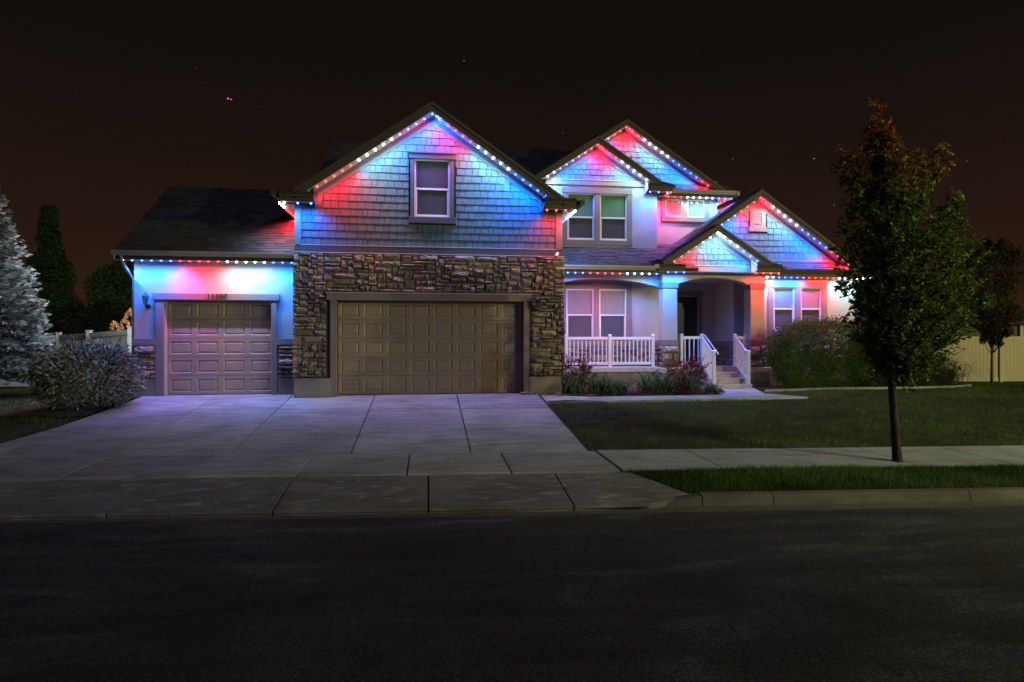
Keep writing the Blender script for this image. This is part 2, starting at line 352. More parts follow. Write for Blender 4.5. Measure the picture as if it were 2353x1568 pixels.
# gutter pan + kerb
_b = lambda pts, z: (lambda mb: (mb.quad(*[(x, v-K*x, z) for x, v in pts]), mb)[1])(MB())
gut = tag(obj('gutter_pan', _b([(-40, 8.2), (45, 8.2), (45, 8.52), (-40, 8.52)], -.885), M['joint']), kind='structure')
def gseg(x0, x1):
    mb = MB(); p = []
    prof_ = [(8.2, -.852), (8.33, -.868), (8.52, -.862), (8.52, -1.0), (8.2, -1.0)]
    n = len(prof_)
    for x in (x0+.006, x1-.006):
        for v, z in prof_: p.append((x, v-K*x, z))
    mb.v = p; mb.f = [tuple(range(n-1, -1, -1)), tuple(range(n, 2*n))] + [(i, (i+1) % n, n+(i+1) % n, n+i) for i in range(n)]; mb.m = [0]*len(mb.f)
    return mb
for i in range(-14, 16): obj('gutter_slab', gseg(1.05+i*2.95, 1.05+(i+1)*2.95), M['kerb'], gut)
kerb = tag(obj('kerb', _b([(3.9, 8.56), (28, 8.56), (28, 8.69), (3.9, 8.69)], -.80), M['joint']), kind='structure')
def kseg(x0, x1, h0=0, h1=0):
    mb = MB(); p = []
    for x, h in ((x0+.006, h0), (x1-.006, h1)):
        for v, z in [(8.52, -.99), (8.525, -.86), (8.545, -.735-h), (8.575, -.715-h), (8.70, -.712-h), (8.70, -.99)]: p.append((x, v-K*x, z))
    n = 6; mb.v = p; mb.f = [tuple(range(n-1, -1, -1)), tuple(range(n, 2*n))] + [(i, (i+1) % n, n+(i+1) % n, n+i) for i in range(n)]; mb.m = [0]*len(mb.f)
    return mb
obj('kerb_stone', kseg(3.0, 3.75, .10, .01), M['kerb'], kerb)
for a, b in ((3.75, 4.75), (4.75, 7.6), (7.6, 10.5), (10.5, 13.4), (13.4, 16.3), (16.3, 19.2), (19.2, 28)): obj('kerb_stone', kseg(a, b), M['kerb'], kerb)
for a, b in ((-28, -20), (-20, -14), (-14, -11)): obj('kerb_stone', kseg(a, b), M['kerb'], kerb)
# driveway with separate slabs
drive = strip('driveway', M['joint'], [(-9.6, 8.45), (3.0, 8.45), (3.6, 8.6), (3.05, 9.76), (2.9, 11.3), (2.9, 16.95), (-7.3, 17.2), (-7.4, 12.0), (-9.6, 11.4)], -.045, thick=.2)
drive.data.clear_geometry(); mb = MB()
def slabz(x, v):
    if v < 8.36: return -.80
    if v < 9.76: return lerp(-.80, -.625, (v-8.36)/1.4)
    if v < 11.4: return lerp(-.625, -.58, (v-9.76)/1.64)
    return min(0.0, -.58+.11*(v-11.4)) if v < 16.67 else 0.0
for a, b in ((8.4, 9.76), (9.76, 11.4), (11.4, 16.67), (16.67, 17.6)):
    mb.quad(*[(x, v-K*x, slabz(x, v)-.045) for x, v in ((-9.6, a), (2.95, a), (2.95, b), (-9.6, b))])
mb.v = mb.v
tmp = mb.mesh('driveway', M['joint']); drive.data = tmp
def slab(x0, x1, v0, v1, m, g=.012, pts=None):
    pts = pts or [(x0+g, v0+g), (x1-g, v0+g), (x1-g, v1-g), (x0+g, v1-g)]
    h = random.uniform(-.004, .003)
    o = strip('slab', m, pts, h, thick=.11, parent=drive, bev=.006, zf=slabz); return o
XJ = [-5.3, -3.42, -1.33, .78, 2.9]
VR = [11.4, 13.45, 15.0, 16.67]
for r in range(3):
    a, b = VR[r], VR[r+1]
    top = {2: 17.3}.get(r, b)
    for i in range(4): slab(XJ[i], XJ[i+1], a, b, M['slab'])
    lx = [-8.0, -7.45, -7.25, -7.15]
    slab(0, 0, 0, 0, M['slab'], pts=[(lx[r]+.007, a+.007), (XJ[0]-.007, a+.007), (XJ[0]-.007, b-.007), (lx[r+1]+.007, b-.007)])
slab(0, 0, 0, 0, M['slab'], pts=[(-7.15, 16.68), (-3.42, 16.68), (-3.42, 17.2), (-7.15, 17.2)])
slab(0, 0, 0, 0, M['slab'], pts=[(-3.41, 16.68), (2.9, 16.68), (2.9, 17.2), (-3.41, 17.2)])
sj = [-9.2, -7.2, -5.4, -3.65, -1.94, -.3, 1.3, 3.02]
for i in range(len(sj)-1): slab(sj[i], sj[i+1], 9.80, 11.36, M['slab'])
aj = [-9.6, -8.05, -6.1, -4.05, -1.98, .02, 1.95]
for i in range(len(aj)-1): slab(aj[i], aj[i+1], 8.40, 9.72, M['apron'])
slab(0, 0, 0, 0, M['apron'], pts=[(1.957, 8.407), (3.0, 8.45), (3.72, 8.68), (3.12, 9.70), (1.957, 9.713)])
# public sidewalk on the right (and left)
wm = MB()
for a_, b_ in ((3.05, 22.4), (-22, -9.2)): wm.quad(*[(x, v-K*x, z) for x, v, z in ((a_, 9.81, -.645), (b_, 9.81, -.645), (b_, 11.35, -.60), (a_, 11.35, -.60))])
walk = tag(obj('sidewalk', wm, M['joint']), kind='structure')
xx = [3.03] + [3.03+1.62*i for i in range(1, 13)]
for i in range(len(xx)-1):
    strip('slab', M['slab'], [(xx[i]+.008, 9.80), (xx[i+1]-.008, 9.80), (xx[i+1]-.008, 11.36), (xx[i]+.008, 11.36)], .012+random.uniform(-.003, .003), thick=.1, parent=walk, bev=.006)
for i in range(8):
    x = -9.2-1.62*i
    strip('slab', M['slab'], [(x-1.61, 9.80), (x-.008, 9.80), (x-.008, 11.36), (x-1.61, 11.36)], .012, thick=.1, parent=walk, bev=.006)
# garden path to the steps
wm = MB(); wm.quad((2.95, 15.27, -.085), (9.6, 15.44, -.085), (9.3, 16.5, -.085), (2.95, 16.2, -.085))
path = tag(obj('garden_path', wm, M['joint']), kind='structure')
def pslab(pts):
    mb = MB(); n = len(pts); top = [(x, y, min(-.03, G(x, y))+.035 if x < 4 else G(x, y)+.035) for x, y in pts]
    mb.v = [(x, y, z-.12) for x, y, z in top]+top; mb.f = [tuple(range(n-1, -1, -1)), tuple(range(n, 2*n))]+[(i, (i+1) % n, n+(i+1) % n, n+i) for i in range(n)]; mb.m = [0]*(n+2)
    obj('slab', mb, M['slab'], path, bevel=.006)
px = [2.92, 4.25, 5.55, 6.85, 8.15]
fy = lambda x: 15.25+.012*(x-3)
by = lambda x: 16.22+.03*(x-3)
for i in range(4): pslab([(px[i]+.007, fy(px[i])), (px[i+1]-.007, fy(px[i+1])), (px[i+1]-.007, by(px[i+1])), (px[i]+.007, by(px[i]))])
pslab([(8.157, fy(8.2)), (9.9, 15.42), (9.35, 16.55), (8.157, 16.4)])
pslab([(8.05, 16.55), (8.157, 16.41), (9.34, 16.56), (9.95, 18.28), (8.62, 18.28)])

# ================================================================== house
house = empty('house', (3.5, 18.0, 0), 'two-storey suburban house with grey shingled gables, stone-clad double garage and coloured eave lights', 'house')
CAM = Vector((0, 0, 1.4))
PIECES = {'shingle': [], 'stone': []}     # (size on picture, parent, loc, scale, variant)
def add_piece(kind, parent, cx, y, cz, w, h, d, rot=0):
    dist = (Vector((cx, y, cz))-CAM).length
    PIECES[kind].append((w*h/dist**2, parent, (cx, y, cz), (w, d, h), rot))
shake_parts = {}
def shingle_wall(parent, x0, x1, z0, roofline, y, course=.19, holes=()):
    z = z0; k = 0
    while True:
        zt = z+course
        if roofline((x0+x1)/2) < z and max(roofline(x0+(x1-x0)*t/20) for t in range(21)) < z: break
        x = x0 - random.uniform(0, .12)
        while x < x1:
            w = random.choice([.13, .17, .19, .2, .22, .27])*random.uniform(.97, 1.03)
            a, b = max(x, x0), min(x+w, x1); x += w
            if b-a < .03: continue
            if roofline(a) < z and roofline(b) < z: continue
            ok = True
            for h in holes:
                if a < h[1] and b > h[0] and z < h[3]-.04 and zt > h[2]+.03:
                    if a < h[0] < b and h[0]-a > .03: b = h[0]
                    elif a < h[1] < b and b-h[1] > .03: a = h[1]
                    else: ok = False
            if ok: add_piece('shingle', parent, (a+b)/2, y, z+course/2+random.uniform(-.003, .003), b-a-.013, course+.012, 1)
        z = zt; k += 1
        if k > 40: break
def stone_field(parent, x0, x1, z0, z1, y, holes=(), cell=(.075, .082), big=1.0, yaw=0, rag=0):
    nx_ = max(1, round((x1-x0)/cell[0])); nz_ = max(1, round((z1-z0)/cell[1])); cw = (x1-x0)/nx_; ch = (z1-z0)/nz_
    used_ = np.zeros((nx_, nz_), bool)
    for i in range(nx_):
        for j in range(nz_):
            cx = x0+(i+.5)*cw; cz = z0+(j+.5)*ch
            if any(h[0] < cx < h[1] and h[2] < cz < h[3] for h in holes): used_[i, j] = True
    for j in range(nz_-1, -1, -1):
        for i in range(nx_):
            if used_[i, j]: continue
            ht = random.choice([1, 1, 1, 2, 2, 2, 2, 3]); wd = random.choice([3, 4, 5, 6, 7, 8]) if random.random() < .75 else 2
            if ht == 3: wd = random.choice([2, 3, 4])
            while ht > 1 and (j-ht+1 < 0 or used_[i, j-ht+1:j+1].any()): ht -= 1
            w_ = 0
            while w_ < wd and i+w_ < nx_ and not used_[i+w_, j-ht+1:j+1].any(): w_ += 1
            used_[i:i+w_, j-ht+1:j+1] = True
            a = x0+i*cw; b = a+w_*cw; c = z0+(j-ht+1)*ch; d = c+ht*ch
            add_piece('stone', parent, (a+b)/2+random.uniform(-.004, .004), y, (c+d)/2+random.uniform(-.003, .003), b-a-.012, d-c-.012, random.uniform(.05, .12), 0)

def part(name, mb, m, parent=house, **kw): return obj(name, mb, m, parent, **kw)
ROOF = MB()       # all roof shingle tabs (asphalt courses too small to single out)
def roof_tabs(o, u, v, pts, mb=None, expo=.145):
    """o origin at eave, u along eave, v up-slope unit vectors, pts polygon in (u,v)"""
    mb = mb or ROOF; o = Vector(o); u = Vector(u).normalized(); v = Vector(v).normalized(); n = u.cross(v).normalized()
    if n.z < 0: n = -n
    vmax = max(p[1] for p in pts); y = 0.0
    while y < vmax:
        ym = min(y+expo*.5, vmax-.001); xsn = []
        for i in range(len(pts)):
            (a, b), (c, d) = pts[i], pts[(i+1) % len(pts)]
            if (b <= ym < d) or (d <= ym < b): xsn.append(a+(c-a)*(ym-b)/(d-b))
        if len(xsn) >= 2:
            lo, hi = min(xsn), max(xsn); x = lo
            while x < hi:
                w = random.choice([.12, .18, .24, .3]); e = min(x+w, hi); th = random.choice([.010, .013, .022]); dz = random.uniform(-.004, .004)
                p = [o+u*(x+.002)+v*(y+dz), o+u*(e-.002)+v*(y+dz), o+u*(e-.002)+v*(y+expo+.01), o+u*(x+.002)+v*(y+expo+.01)]
                t0 = [p[0]+n*th, p[1]+n*th, p[2]+n*.004, p[3]+n*.004]
                k = len(mb.v); mb.v += [tuple(q) for q in (p[0], p[1], t0[0], t0[1], t0[2], t0[3])]
                mb.f += [(k+2, k+3, k+4, k+5), (k, k+1, k+3, k+2), (k, k+2, k+5), (k+1, k+4, k+3)]; mb.m += [0]*4
                x = e
        y += expo
STRINGS = []
def gable_roof(cx, pz, sl, half, kick, yf, yw, yb, fas_m='fascia', kz=.2, halfL=None, trim=.24, yfr=None, name='gable'):
    """roof planes, rake boards, soffit and frieze of one front-facing gable"""
    hl = halfL if halfL is not None else half
    ca = math.sqrt(1+sl*sl)
    for sgn, h in ((-1, hl), (1, half)):
        # deck
        mb = MB(); ex = cx+sgn*h; ez = pz-sl*h; kx = cx+sgn*(h+kick); kzv = ez-kz*kick
        pts = [(cx, pz-.02), (ex, ez-.02), (kx, kzv-.02), (kx, kzv-.12), (ex, ez-.14), (cx, pz-.14)]
        if sgn < 0: pts = pts[::1]
        else: pts = pts[::-1]
        mb.prism(pts, yf+.01, yb); part('roof', mb, M['roofbase'])
        # tabs
        L = h*ca; D = yb-yf+.02
        if sgn < 0: roof_tabs((ex, yb, ez), (0, -1, 0), (-sgn*1, 0, sl), [(0, 0), (D, 0), (D, L), (0, L)])
        else: roof_tabs((ex, yf-.02, ez), (0, 1, 0), (-1, 0, sl), [(0, 0), (D, 0), (D, L), (0, L)])
        if kick > .05:
            Lk = kick*math.sqrt(1+kz*kz)
            if sgn < 0: roof_tabs((kx, yb, kzv), (0, -1, 0), (1, 0, kz), [(0, 0), (D, 0), (D, Lk), (0, Lk)])
            else: roof_tabs((kx, yf-.02, kzv), (0, 1, 0), (-1, 0, kz), [(0, 0), (D, 0), (D, Lk), (0, Lk)])
        # rake board, upper shadow board, soffit, frieze
        def band(d0, d1, y0, y1, m, nm, h_=h, tip=0.0):
            x1 = cx+sgn*h_
            p = [(cx, pz-d0), (x1, pz-sl*h_-d0), (x1+sgn*tip, pz-sl*h_-d1), (cx, pz-d1)]
            if sgn > 0: p = p[::-1]
            b_ = MB(); b_.prism(p, y0, y1); return part(nm, b_, M[m])
        band(.0, trim, yf-.03, yf, fas_m, 'rake_board')
        band(-.005, .09, yf-.055, yf-.031, fas_m, 'rake_trim')
        band(trim-.02, trim+.005, yf+.001, yw-.001, 'soffit', 'soffit')
        band(trim+.006, trim+.006+.20, yw-.035, yw-.003, 'frieze', 'frieze_board', h_=h-.05)
def ret_box(x0, x1, zb, zt, yf, yw, m='fascia', rise=.14, stub=None):
    """cornice return: boxed end of the eave with its own little roof"""
    mb = MB(); mb.box(x0, x1, yf, yw-.002, zb, zt-.05); part('cornice_return', mb, M[m], bevel=.008)
    mb = MB(); mb.box(x0-.01, x1+.01, yf-.03, yf-.003, zt-.11, zt-.004); part('cornice_trim', mb, M[m])
    mb = MB(); mb.prismx([(yf-.05, zt-.05), (yw-.002, zt-.05), (yw-.002, zt+rise), (yf-.05, zt)], x0-.03, x1+.03); part('return_roof', mb, M['roofbase'])
    sl = math.hypot(yw-yf+.05, rise); roof_tabs((x0-.03, yf-.05, zt+.002), (1, 0, 0), (0, yw-yf+.05, rise), [(0, 0), (x1-x0+.06, 0), (x1-x0+.06, sl), (0, sl)], expo=.11)
def box_part(name, x0, x1, y0, y1, z0, z1, m, parent=house, bevel=.0):
    mb = MB(); mb.box(x0, x1, y0, y1, z0, z1); return obj(name, mb, M[m] if isinstance(m, str) else m, parent, bevel=bevel)

def window(x0, x1, z0, z1, zm, y, parent=house, kind='hung', glass=('glass', 'screen'), slat=.045):
    """white vinyl window set into the wall opening; y is the wall plane"""
    f = .045; mb = MB()
    mb.panelwall(x0, x1, z0, z1, y-.015, .07, [(x0+f, x1-f, z0+f, z1-f)])
    w = part('window', mb, M['frame'], parent, bevel=.006)
    if zm:
        box_part('meeting_rail', x0+f, x1-f, y-.006, y+.03, zm-.025, zm+.025, 'frame', w)
        m2 = MB(); m2.panelwall(x0+f+.001, x1-f-.001, z0+f+.001, zm-.026, y+.004, .03, [(x0+f+.025, x1-f-.025, z0+f+.028, zm-.03)]); obj('sash', m2, M['frame'], w)
        box_part('pane', x0+f, x1-f, y+.022, y+.028, zm+.026, z1-f-.001, glass[0], w)
        box_part('pane', x0+f+.026, x1-f-.026, y+.012, y+.018, z0+f+.03, zm-.031, glass[1], w)
    else: box_part('pane', x0+f, x1-f, y+.022, y+.028, z0+f+.001, z1-f-.001, glass[0], w)
    mb = MB(); z = z1-f-.03
    while z > z0+f:
        a = .012; mb.hexa([(x0+f+.01, y+.032, z-a), (x1-f-.01, y+.032, z-a), (x1-f-.01, y+.052, z+a), (x0+f+.01, y+.052, z+a), (x0+f+.01, y+.033, z-a+.003), (x1-f-.01, y+.033, z-a+.003), (x1-f-.01, y+.053, z+a+.003), (x0+f+.01, y+.053, z+a+.003)])
        z -= .028
    b = obj('blind', mb, M['blind'], w); b['kind'] = 'stuff'
    box_part('shade_back', x0+f, x1-f, y+.056, y+.066, z0+f, z1-f, 'blind', w)
    return w
def trim_frame(x0, x1, z0, z1, hx0, hx1, hz0, hz1, y, m='taupe', t=.05, ear=.0):
    """flat surround: head, sill, two side casings and a mullion strip each their own board"""
    d = .002
    box_part('window_head', x0-ear, x1+ear, y-t-.012, y-.001, hz1, z1, m)
    box_part('window_sill', x0-ear, x1+ear, y-t-.02, y-.001, z0, hz0, m)
    box_part('window_casing', x0, hx0, y-t, y-.001, hz0+d, hz1-d, m); box_part('window_casing', hx1, x1, y-t, y-.001, hz0+d, hz1-d, m)

CM = .14; SL = .685
# ---- main garage body
Y0 = 16.7
WG = part('gable_wall', MB(), M['frieze'])
mb = MB(); rl = lambda x: 7.5-SL*abs(x-CM)-.14
wx = [(-3.31, 3.6)]
mb.panelwall(-3.31, 3.6, 3.67, 5.12, Y0, .12, [(-.32, .60, 4.63, 5.12)]); mb2 = mb
mb2.panelwall(-.87+.14-2.4, 0.14+3.2, 5.12, 6.16, Y0, .12, [(-.32, .60, 5.12, 6.14)]) if False else None
# wall above the eaves, stepped under the roof line
def gable_fill(mb, x0, x1, z0, rl_, y, t, hole=None):
    """gable wall polygon with optional rectangular window hole"""
    ap = CMX[0]
    def poly(p): mb.prism(p, y, y+t)
    if not hole: poly([(x0, z0), (x1, z0), (x1, max(z0, rl_(x1))), (ap, rl_(ap)), (x0, max(z0, rl_(x0)))]); return
    h0, h1, g0, g1 = hole
    poly([(x0, z0), (h0, z0), (h0, rl_(h0)), (x0, max(z0+.001, rl_(x0)))])
    poly([(h1, z0), (x1, z0), (x1, max(z0+.001, rl_(x1))), (h1, rl_(h1))])
    if g0 > z0: poly([(h0, z0), (h1, z0), (h1, g0), (h0, g0)])
    poly([(h0, g1), (h1, g1), (h1, rl_(h1)), (ap, rl_(ap)), (h0, rl_(h0))])
CMX = [CM]
gm = MB(); gable_fill(gm, -3.31, 3.6, 3.67, rl, Y0, .12, (-.32, .60, 4.63, 6.14))
WG.data = gm.mesh('gable_wall', M['shakeback'])
fr_main = lambda x: 7.5-SL*abs(x-CM)-.24-.206
shingle_wall(WG, -3.16, 3.42, 3.86, fr_main, Y0, holes=[(-.46, .75, 4.46, 6.29)])
box_part('corner_board', -3.315, -3.162, Y0-.045, Y0-.001, 3.845, 4.86, 'frieze', bevel=.004)
box_part('corner_board', 3.422, 3.605, Y0-.045, Y0-.001, 3.845, 4.86, 'frieze', bevel=.004)
box_part('belt_board', -3.32, 3.61, Y0-.035, Y0-.002, 3.672, 3.84, 'wood_trim', bevel=.004)
box_part('drip_flashing', -3.17, 3.44, Y0-.042, Y0-.003, 3.841, 3.853, 'frame')
box_part('drip_flashing', -3.36, 3.66, Y0-.05, Y0-.003, 3.653, 3.668, 'frame')
window(-.32, .60, 4.63, 6.14, 5.37, Y0, glass=('screen', 'screen'))
box_part('window_head', -.46, .75, Y0-.075, Y0-.002, 6.142, 6.28, 'wood_trim', bevel=.004); box_part('window_cap', -.48, .77, Y0-.10, Y0-.002, 6.281, 6.31, 'wood_trim')
box_part('window_sill', -.46, .75, Y0-.09, Y0-.002, 4.46, 4.628, 'wood_trim', bevel=.006)
box_part('window_casing', -.42, -.322, Y0-.05, Y0-.002, 4.63, 6.14, 'wood_trim'); box_part('window_casing', .602, .71, Y0-.05, Y0-.002, 4.63, 6.14, 'wood_trim')
gable_roof(CM, 7.5, SL, 3.42, .42, 16.3, Y0, 21.2)
# side eaves and returns
ret_box(-3.60, -2.80, 4.87, 5.09, 16.27, Y0); ret_box(3.08, 3.88, 4.87, 5.10, 16.27, Y0)
for sx, a, b in ((-1, -3.72, -3.33), (1, 3.61, 3.98)):
    box_part('side_soffit', a, b, Y0-.002 if sx < 0 else Y0-.002, 20.6, 4.875, 4.90, 'soffit')
    xg = -3.79 if sx < 0 else 3.985
    mb = MB(); x_ = xg; w = .12
    mb.prism([(x_, 4.99), (x_+w, 4.99), (x_+w, 5.10), (x_-.02 if sx < 0 else x_, 5.10)], 16.22, 20.4); part('gutter', mb, M['fascia'])
for a, b in ((-2.80, -2.655), (2.945, 3.078)):    # boxed end boards of the returns
    mb = MB(); mb.prism([(a, 4.86), (b, 4.86), (b, 5.42), (a, 5.42)], Y0-.05, Y0-.003); part('corner_board', mb, M['frieze'])
mb = MB(); mb.prismx([(16.27, 4.95), (Y0-.06, 4.78), (Y0-.06, 5.50), (16.27, 5.16)], -2.797, -2.775); part('return_end', mb, M['frieze'])
mb = MB(); mb.prismx([(16.27, 4.95), (Y0-.06, 4.78), (Y0-.06, 5.50), (16.27, 5.16)], 3.05, 3.072); part('return_end', mb, M['frieze'])
# lower garage: stone veneer, surround, door
mb = MB(); mb.panelwall(-3.31, 3.6, 0, 3.67, Y0, .3, [(-2.28, 2.55, -.01, 2.44)]); SV = part('stone_wall', mb, M['mortar'])
box_part('side_wall', -3.30, -3.1, Y0+.31, 24, 0, 5.1, 'stucco'); box_part('side_wall', 3.4, 3.59, Y0+.31, 24, 0, 5.1, 'stucco')
stone_field(SV, -3.37, 3.67, .47, 3.65, Y0, holes=[(-2.52, 2.76, 0, 2.66), (-3.5, -3.0, 0, .46)])
def quoins(parent, x, z0, z1, y, n):   # the stones turn the corner
    z = z0; h = (z1-z0)/n
    for i in range(n): add_piece('stone', parent, x, y+.16, z+h/2, .09, h-.012, .2); z += h
box_part('plinth', -3.33, -2.44, Y0-.10, Y0-.003, -.03, .45, 'concrete', bevel=.012); box_part('plinth', 2.70, 3.57, Y0-.10, Y0-.003, -.05, .45, 'concrete', bevel=.012)
box_part('door_header', -2.53, 2.77, Y0-.10, Y0-.003, 2.445, 2.63, 'taupe', bevel=.008); box_part('drip_flashing', -2.55, 2.79, Y0-.115, Y0-.003, 2.632, 2.645, 'soffit')
box_part('door_jamb', -2.44, -2.282, Y0-.08, Y0+.12, -.02, 2.443, 'taupe', bevel=.006); box_part('door_jamb', 2.552, 2.69, Y0-.08, Y0+.12, -.02, 2.443, 'taupe', bevel=.006)
def garage_door(x0, x1, z0, z1, y, cols, rows, label):
    d = part('garage_door', MB(), M['door_paint'], label=label); mb = MB(); sh = (z1-z0)/rows; cw = (x1-x0)/cols
    mx, mz = cw*.105, sh*.16; pm = {}
    for r in range(rows):
        a = z0+r*sh; holes = [(x0+c*cw+mx, x0+(c+1)*cw-mx, a+mz, a+sh-mz) for c in range(cols)]
        s_ = MB(); s_.panelwall(x0+.004, x1-.004, a+.005, a+sh-.005, y, .03, holes); obj('door_section', s_, M['door_paint'], d, bevel=.003)
    w, h = cw-2*mx, sh-2*mz; b = MB(); hw, hh = w/2, h/2
    rings = [(0, .0), (.028, .022), (.036, .022), (.062, .004)]
    for i in range(3):
        (o1, y1), (o2, y2) = rings[i], rings[i+1]
        P = lambda o, yy: [(-hw+o, yy, -hh+o), (hw-o, yy, -hh+o), (hw-o, yy, hh-o), (-hw+o, yy, hh-o)]
        A, B_ = P(o1, y1), P(o2, y2)
        for k in range(4): b.quad(A[k], A[(k+1) % 4], B_[(k+1) % 4], B_[k])
    b.quad(*P(rings[3][0], rings[3][1])); me = b.mesh('panel', M['door_paint'])
    for r in range(rows):
        for c in range(cols): inst('panel', me, d, (x0+(c+.5)*cw, y, z0+(r+.5)*sh))
    bk = MB(); bk.box(x0, x1, y+.031, y+.05, z0, z1); d.data = bk.mesh('garage_door', M['door_paint'])
garage_door(-2.28, 2.55, .01, 2.44, Y0+.17, 8, 5, 'wide tan double door of raised panels')
box_part('threshold', -2.28, 2.55, Y0+.15, Y0+.5, -.02, .008, 'joint')

# ---- wing (single garage)
YW = 17.25
mb = MB(); mb.panelwall(-7.37, -3.32, 0, 3.50, YW, .3, [(-6.64, -4.01, -.01, 2.45)]); part('wall', mb, M['stucco'])
box_part('side_wall', -7.36, -7.1, YW+.31, 23.2, -.1, 3.5, 'stucco')
box_part('door_header', -6.90, -3.80, YW-.10, YW-.003, 2.452, 2.62, 'taupe', bevel=.008)
box_part('door_jamb', -6.84, -6.642, YW-.07, YW+.12, -.02, 2.45, 'taupe', bevel=.006); box_part('door_jamb', -4.008, -3.87, YW-.07, YW+.12, -.02, 2.45, 'taupe', bevel=.006)
garage_door(-6.64, -4.01, .01, 2.45, YW+.17, 4, 5, 'narrow tan single door of raised panels')
for a, b in ((-7.40, -6.842), (-3.868, -3.34)):
    box_part('wall_band', a, b, YW-.08, YW-.003, 1.31, 1.46, 'taupe', bevel=.008)
    box_part('drip_flashing', a, b, YW-.075, YW-.003, 1.297, 1.308, 'frame')
    sb = box_part('stone_wall', a+.01, b-.004, YW-.02, YW-.003, .44, 1.296, 'mortar'); stone_field(sb, a+.015, b-.01, .45, 1.29, YW-.02, cell=(.10, .10))
    box_part('plinth', a+.02, b-.004, YW-.05, YW-.003, -.05, .438, 'concrete', bevel=.01)
# number
fc = bpy.data.curves.new('number', 'FONT'); fc.body = '11307'; fc.size = .205; fc.extrude = .006; fc.offset = .0035; fc.align_x = 'CENTER'; fc.align_y = 'CENTER'; fc.space_character = 1.0
fo = bpy.data.objects.new('tmp_number', fc); COL.objects.link(fo); dg = bpy.context.evaluated_depsgraph_get()
nm = bpy.data.meshes.new_from_object(fo.evaluated_get(dg)); nm.materials.clear(); nm.materials.append(M['black']); bpy.data.objects.remove(fo)
no = inst('house_number', nm, house, (-5.33, YW-.125, 2.535), (1, 1, 1), (math.radians(90), 0, 0))
# wing roof
ev = (16.75, 3.62); rg = (20.15, 6.0); wsl = (rg[1]-ev[1])/(rg[0]-ev[0])
mb = MB(); mb.prismx([(ev[0], ev[1]-.02), (ev[0], ev[1]-.12), (rg[0], rg[1]-.14), (23.6, ev[1]-.12), (23.6, ev[1]-.02), (rg[0], rg[1]-.02)][::-1], -7.62, -3.2); part('roof', mb, M['roofbase'])
Lw = math.hypot(rg[0]-ev[0], rg[1]-ev[1])
roof_tabs((-7.64, ev[0]-.03, ev[1]-.02), (1, 0, 0), (0, 1, wsl), [(0, 0), (4.33, 0), (4.33, Lw), (0, Lw)])
roof_tabs((-3.3, 23.6, ev[1]-.02), (-1, 0, 0), (0, -1, wsl), [(0, 0), (4.33, 0), (4.33, Lw), (0, Lw)], expo=.3)
def gutter_x(x0, x1, y, z0, z1, m='gutter'):
    """ogee gutter running along X, front at y"""
    h = z1-z0; mb = MB()
    mb.prismx([(y+.11, z0+.02), (y+.04, z0+.02), (y+.028, z0+h*.45), (y, z0+h*.7), (y, z1), (y+.012, z1), (y+.012, z1-.02), (y+.11, z1-.03)], x0, x1); part('gutter', mb, M[m])
gutter_x(-7.65, -3.34, 16.64, 3.485, 3.63)
box_part('fascia', -7.60, -3.34, 16.752, 16.775, 3.41, 3.60, 'fascia'); box_part('soffit', -7.60, -3.34, 16.776, YW-.002, 3.44, 3.46, 'soffit')
mb = MB(); mb.prismx([(16.75, 3.50), (rg[0], rg[1]-.14), (rg[0], rg[1]-.34), (17.0, 3.42), (16.75, 3.42)][::-1], -7.66, -7.63); part('rake_board', mb, M['fascia'])
mb = MB(); mb.prismx([(YW+.31, 3.5), (23.2, 3.5), (rg[0], rg[1]-.16)], -7.36, -7.2); part('gable_wall', mb, M['stucco'])
mb = MB(); mb.tube([(-7.43, 16.70, 3.50), (-7.43, 16.72, 3.36), (-7.40, 16.85, 3.22), (-7.385, 17.12, 3.03), (-7.41, 17.30, 2.95), (-7.42, 17.32, .1)], .04, 8); part('downspout', mb, M['gutter'], smooth=True)

# ---- back roof
mb = MB(); mb.prismx([(20.3, 6.2), (24, 8.73), (27.7, 6.2), (27.7, 6.05), (20.3, 6.05)][::-1], -3.42, 6.6); part('roof', mb, M['roofbase'])
roof_tabs((-3.45, 20.3, 6.22), (1, 0, 0), (0, 3.7, 2.53), [(0, 0), (10.0, 0), (10.0, 4.48), (0, 4.48)], expo=.2)
mb = MB(); mb.box(-3.2, 3.7, 20.7, 27.2, 3, 6.05); part('wall', mb, M['stucco'])
# ---- bedroom gable (B)
YB = 20.2; CB = 5.45
mb = MB(); mb.panelwall(3.62, 7.57, 4.2, 6.47, YB, .12, [(4.52, 5.44, 4.69, 6.22), (5.61, 6.54, 4.69, 6.22)]); part('wall', mb, M['stucco'])
CMX[0] = CB; rB = lambda x: 7.97-.655*abs(x-CB)-.14
gm = MB(); gable_fill(gm, 3.62, 7.45, 6.48, rB, YB, .12); WB = part('gable_wall', gm, M['shakeback'])
shingle_wall(WB, 3.75, 7.12, 6.66, lambda x: 7.97-.655*abs(x-CB)-.41, YB, course=.175)
gable_roof(CB, 7.97, .655, 2.12, .38, 19.8, YB, 24.0, trim=.22)
box_part('wall_band', 3.80, 7.10, YB-.06, YB-.003, 6.475, 6.635, 'taupe', bevel=.006); box_part('drip_flashing', 3.80, 7.10, YB-.075, YB-.003, 6.637, 6.65, 'frame')
ret_box(7.16, 7.92, 6.28, 6.49, 19.78, YB); ret_box(2.98, 3.7, 6.28, 6.49, 19.78, YB)
mb = MB(); mb.prismx([(19.79, 6.34), (YB-.06, 6.22), (YB-.06, 6.72), (19.79, 6.53)], 7.115, 7.135); part('return_end', mb, M['frame'])
mb = MB(); mb.prism([(7.93, 6.36), (8.03, 6.36), (8.05, 6.48), (7.93, 6.48)], 19.74, 20.16); part('gutter', mb, M['fascia'])
